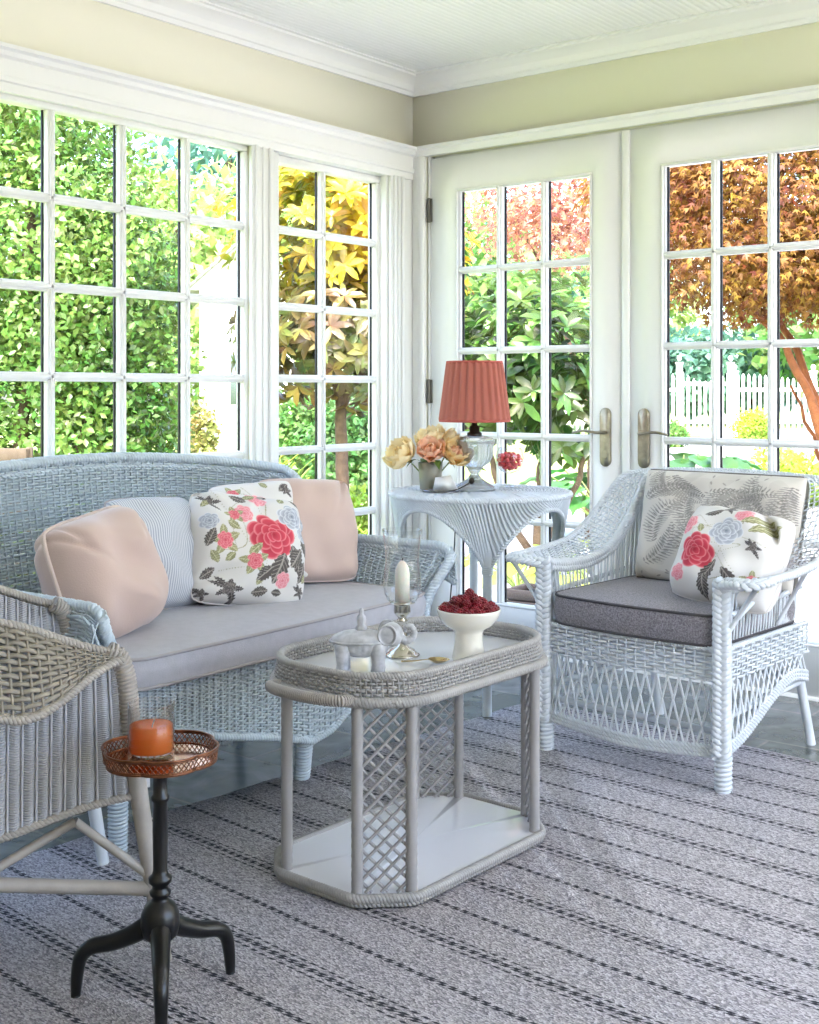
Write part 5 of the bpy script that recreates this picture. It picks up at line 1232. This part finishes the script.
def grass_tuft(label, loc, n, L, seed):
    r = np.random.default_rng(seed); e = empty('grass_tuft', (loc[0], loc[1], GZ), label=label, cat='grass'); mb = MB(); ln = []
    for i in range(n):
        a = r.uniform(0, 6.28); l = L*r.uniform(.5, 1); x, y = r.normal(0, .22*L+.1, 2); q = r.uniform(.15, .7)
        ln.append(spl([(x, y, 0), (x+.3*q*l*math.cos(a), y+.3*q*l*math.sin(a), l*.6), (x+q*l*math.cos(a), y+q*l*math.sin(a), l*.9)], 6))
    tubes(mb, A(ln), .008, 3, caps=False); mb.build('blades', limm, e); return e
grass_tuft('bright green grass clump below the white garden house', at(222, 11), 500, .75, 1)
grass_tuft('bright lawn grass clump at the bottom of the narrow window', at(345, 7.6), 260, .45, 2)

# white garden house
px, py = at(247, 22); HO = empty('garden_house', (px, py, GZ), math.radians(45), label='white clapboard garden house with grey shingled gable roof seen past the tall bush', cat='building')
sid = mat('white_clapboard', '#eceae4', .6); shg = mat('grey_shingle', '#8b8a88', .85, var=.3, vscale=6)
ez, pz, hwid, dp = 3.0, 3.95, 1.05, 3.2
mb = MB()
for k in range(int(ez/.15)): z = .15*k; V = A([(-hwid*.8, -.02, z), (hwid*.8, -.02, z), (hwid*.8, .0, z+.15), (-hwid*.8, .0, z+.15)]); mb.add(V, [(0, 1, 2, 3)])
box(mb, (-hwid*.8, 0, 0), (hwid*.8, dp, ez), 0); mb.build('wall', sid, HO, smooth=False)
mb = MB(); 
for k in range(7):
    z = ez+.135*k; ww = hwid*(1-(z-ez)/(pz-ez)); V = A([(-ww, -.02, z), (ww, -.02, z), (ww*.86, 0., z+.135), (-ww*.86, .0, z+.135)]); mb.add(V, [(0, 1, 2, 3)])
mb.build('gable', sid, HO, smooth=False)
mb = MB()
for s in (-1, 1):
    n = 9
    for k in range(n):
        t0, t1 = k/n, (k+1)/n; a = A([(s*hwid*1.1*(1-t0), -.2, ez-.08+(pz-ez+.1)*t0), (s*hwid*1.1*(1-t1), -.2, ez-.08+(pz-ez+.1)*t1)]); up = A([0, 0, .05]); b = a+A([0, dp+.4, 0])
        mb.add(A([a[0]+up, a[1]+up*.4, b[1]+up*.4, b[0]+up, a[0]-up*.5, a[1]-up*.5, b[1]-up*.5, b[0]-up*.5]), [(0, 1, 2, 3), (4, 7, 6, 5), (0, 4, 5, 1), (3, 2, 6, 7), (0, 3, 7, 4)])
mb.build('roof', shg, HO, smooth=False)
mb = MB(); box(mb, (-.35, -.04, .9), (.35, -.02, 1.9), .01); f_ = mb.build('window_frame', white, HO, smooth=False); mb = MB(); box(mb, (-.30, -.05, .95), (.30, -.04, 1.85), 0); mb.build('pane', mat('dim_glass', '#5b666b', .1), f_, smooth=False)

# white picket fence and gate beyond the patio
ppk = mat('white_picket_paint', '#f0efe9', .6)
FP = at(735, 31); ang = math.atan2(.6173, .7867)
def pickets(name, label, x0, x1, h, gate=False):
    e = empty(name, (FP[0], FP[1], GZ), ang, label=label, cat='gate' if gate else 'fence'); mb = MB(); n = int((x1-x0)/.14)
    for i in range(n):
        x = x0+(i+.5)*(x1-x0)/n; hh = h*(1+.05*math.cos((i/n)*PI*4)) if not gate else h*(.82+.18*abs(2*(i+.5)/n-1)**2)
        pts = A([(x-.035, 0, .08), (x+.035, 0, .08), (x+.035, 0, hh-.07), (x, 0, hh), (x-.035, 0, hh-.07)])
        V = np.concatenate([pts, pts+A([0, .02, 0])]); k = mb.n; mb.add(V, [(0, 1, 6, 5), (1, 2, 7, 6), (2, 3, 8, 7), (3, 4, 9, 8), (4, 0, 5, 9), (0, 4, 2, 1), (5, 6, 7, 9)]); mb.t.append(A([(2, 4, 3), (7, 8, 9)])+k)
    mb.build('pickets', ppk, e, smooth=False)
    for z in (.35, h*.75): mb = MB(); box(mb, (x0, .02, z), (x1, .06, z+.09), .005); mb.build('rail', ppk, e, smooth=False)
    for x in np.arange(x0, x1+.01, (x1-x0) if gate else 2.0):
        mb = MB(); box(mb, (x-.07, -.02, 0), (x+.07, .12, h*1.06), .01); box(mb, (x-.09, -.04, h*1.06), (x+.09, .14, h*1.09), .01); p_ = mb.build('post', ppk, e, smooth=False)
        mb = MB(); blob(mb, (x, .05, h*1.15), (.06, .06, .07)); mb.build('finial', ppk, p_)
pickets('picket_fence', 'white picket fence left of the gate, through the right french door', -5.2, -1.5, 1.55)
pickets('picket_fence', 'white picket fence right of the gate, behind the maple stems', .0, 8.2, 1.55)
pickets('garden_gate', 'white picket garden gate with taller posts across the gravel', -1.4, -.1, 1.75, True)

# trees in the distance, each with its own crown
far = [(lm('bluegreen_leaf', '#4f7f6c', '#7ba58c', vs=.3), 'blue-green'), (lm('midgreen_far_leaf', '#5f8d45', '#9ab865', vs=.3), 'mid green'), (lm('pale_far_leaf', '#9bb765', '#c5d48c', vs=.3), 'pale green')]
def far_tree(name, label, px, t, h, r, mi, n=3500, low=.25, size=.42):
    x, y = at(px, t); plant(name, label, 'tree', (x, y), [(0, 0, h*.62, r, r, h*.36), (r*.45, 0, h*.5, r*.7, r*.7, h*.28), (-r*.4, .2, h*.48, r*.7, r*.7, h*.28), (0, 0, h*(.3+low*.1), r*.8, r*.8, h*.22)], n, size, far[mi][0], trunk=[([(0, 0, 0), (.1, 0, h*.3), (0, 0, h*.8)], h*.025, h*.008)], shell=.35)
far_tree('conifer', 'tall blue-green tree rising behind the white garden house', 228, 40, 12.5, 3.6, 0, 5200)
far_tree('broadleaf_tree', 'pale green tree left of the garden house, above its roof', 175, 34, 7.5, 2.6, 2)
far_tree('broadleaf_tree', 'mid green tree far behind the bush at the left edge', 60, 36, 10, 4, 1)
far_tree('broadleaf_tree', 'pale green tree behind the yellow magnolia', 300, 36, 9, 3.6, 2)
far_tree('broadleaf_tree', 'mid green tree filling the gap between magnolia and rhododendron', 375, 38, 9.5, 3.6, 1)
far_tree('broadleaf_tree', 'mid green tree beyond the rhododendron', 470, 34, 6.8, 3.4, 1)
far_tree('broadleaf_tree', 'blue-green tree behind the coral maple', 548, 38, 6.6, 3.4, 0)
far_tree('broadleaf_tree', 'low blue-green tree behind the picket gate', 690, 42, 3.3, 1.8, 0, 2500)
far_tree('broadleaf_tree', 'low blue-green tree behind the fence, under the maple branches', 750, 44, 3.6, 2.2, 0, 2500)
far_tree('broadleaf_tree', 'pale slim tree rising above the fence at the edge of the right door', 655, 46, 6.5, 1.6, 2, 2000)
far_tree('broadleaf_tree', 'mid green tree beyond the right edge of the maple', 850, 40, 8, 4, 1)

# ------------------------------------------------------------------ light and camera
sc = bpy.context.scene
wd = bpy.data.worlds.new('sky'); sc.world = wd; wd.use_nodes = True; nt = wd.node_tree; bg = nt.nodes['Background']
sk = nt.nodes.new('ShaderNodeTexSky'); sk.sky_type = 'NISHITA'; sk.sun_disc = False; sk.sun_elevation = math.radians(52); sk.sun_rotation = math.radians(150); sk.air_density = 1.0; sk.dust_density = 3.0; sk.ozone_density = 1.0
nt.links.new(sk.outputs[0], bg.inputs[0]); bg.inputs[1].default_value = SKY
sl = bpy.data.lights.new('sun', 'SUN'); sl.energy = SUN; sl.angle = math.radians(1.5); sl.color = (1, .96, .91)
so = bpy.data.objects.new('sun', sl); COL.objects.link(so)
so.rotation_euler = Vector(SUND).to_track_quat('-Z', 'Y').to_euler()
cam = bpy.data.cameras.new('camera'); co = bpy.data.objects.new('camera', cam); COL.objects.link(co); sc.camera = co
co.location = (3.2836, -4.208, 1.08); D_ = Vector((-.6173, .7867, 0)); co.rotation_euler = D_.to_track_quat('-Z', 'Y').to_euler()
cam.sensor_width = 36; cam.lens = 1224*36/1024; cam.shift_y = -(512-389)/1024; cam.clip_end = 300; cam.clip_start = .05
vs = sc.view_settings; sc.display_settings.display_device = 'sRGB'; vs.view_transform = 'Standard'; vs.look = 'None'; vs.gamma = 1; vs.exposure = EXPO; vs.use_curve_mapping = False
sc.cycles.max_bounces = 10; sc.cycles.transparent_max_bounces = 24; sc.cycles.diffuse_bounces = 5; sc.cycles.caustics_reflective = False; sc.cycles.caustics_refractive = False
sc.cycles.use_denoising = True; sc.cycles.sample_clamp_indirect = 6
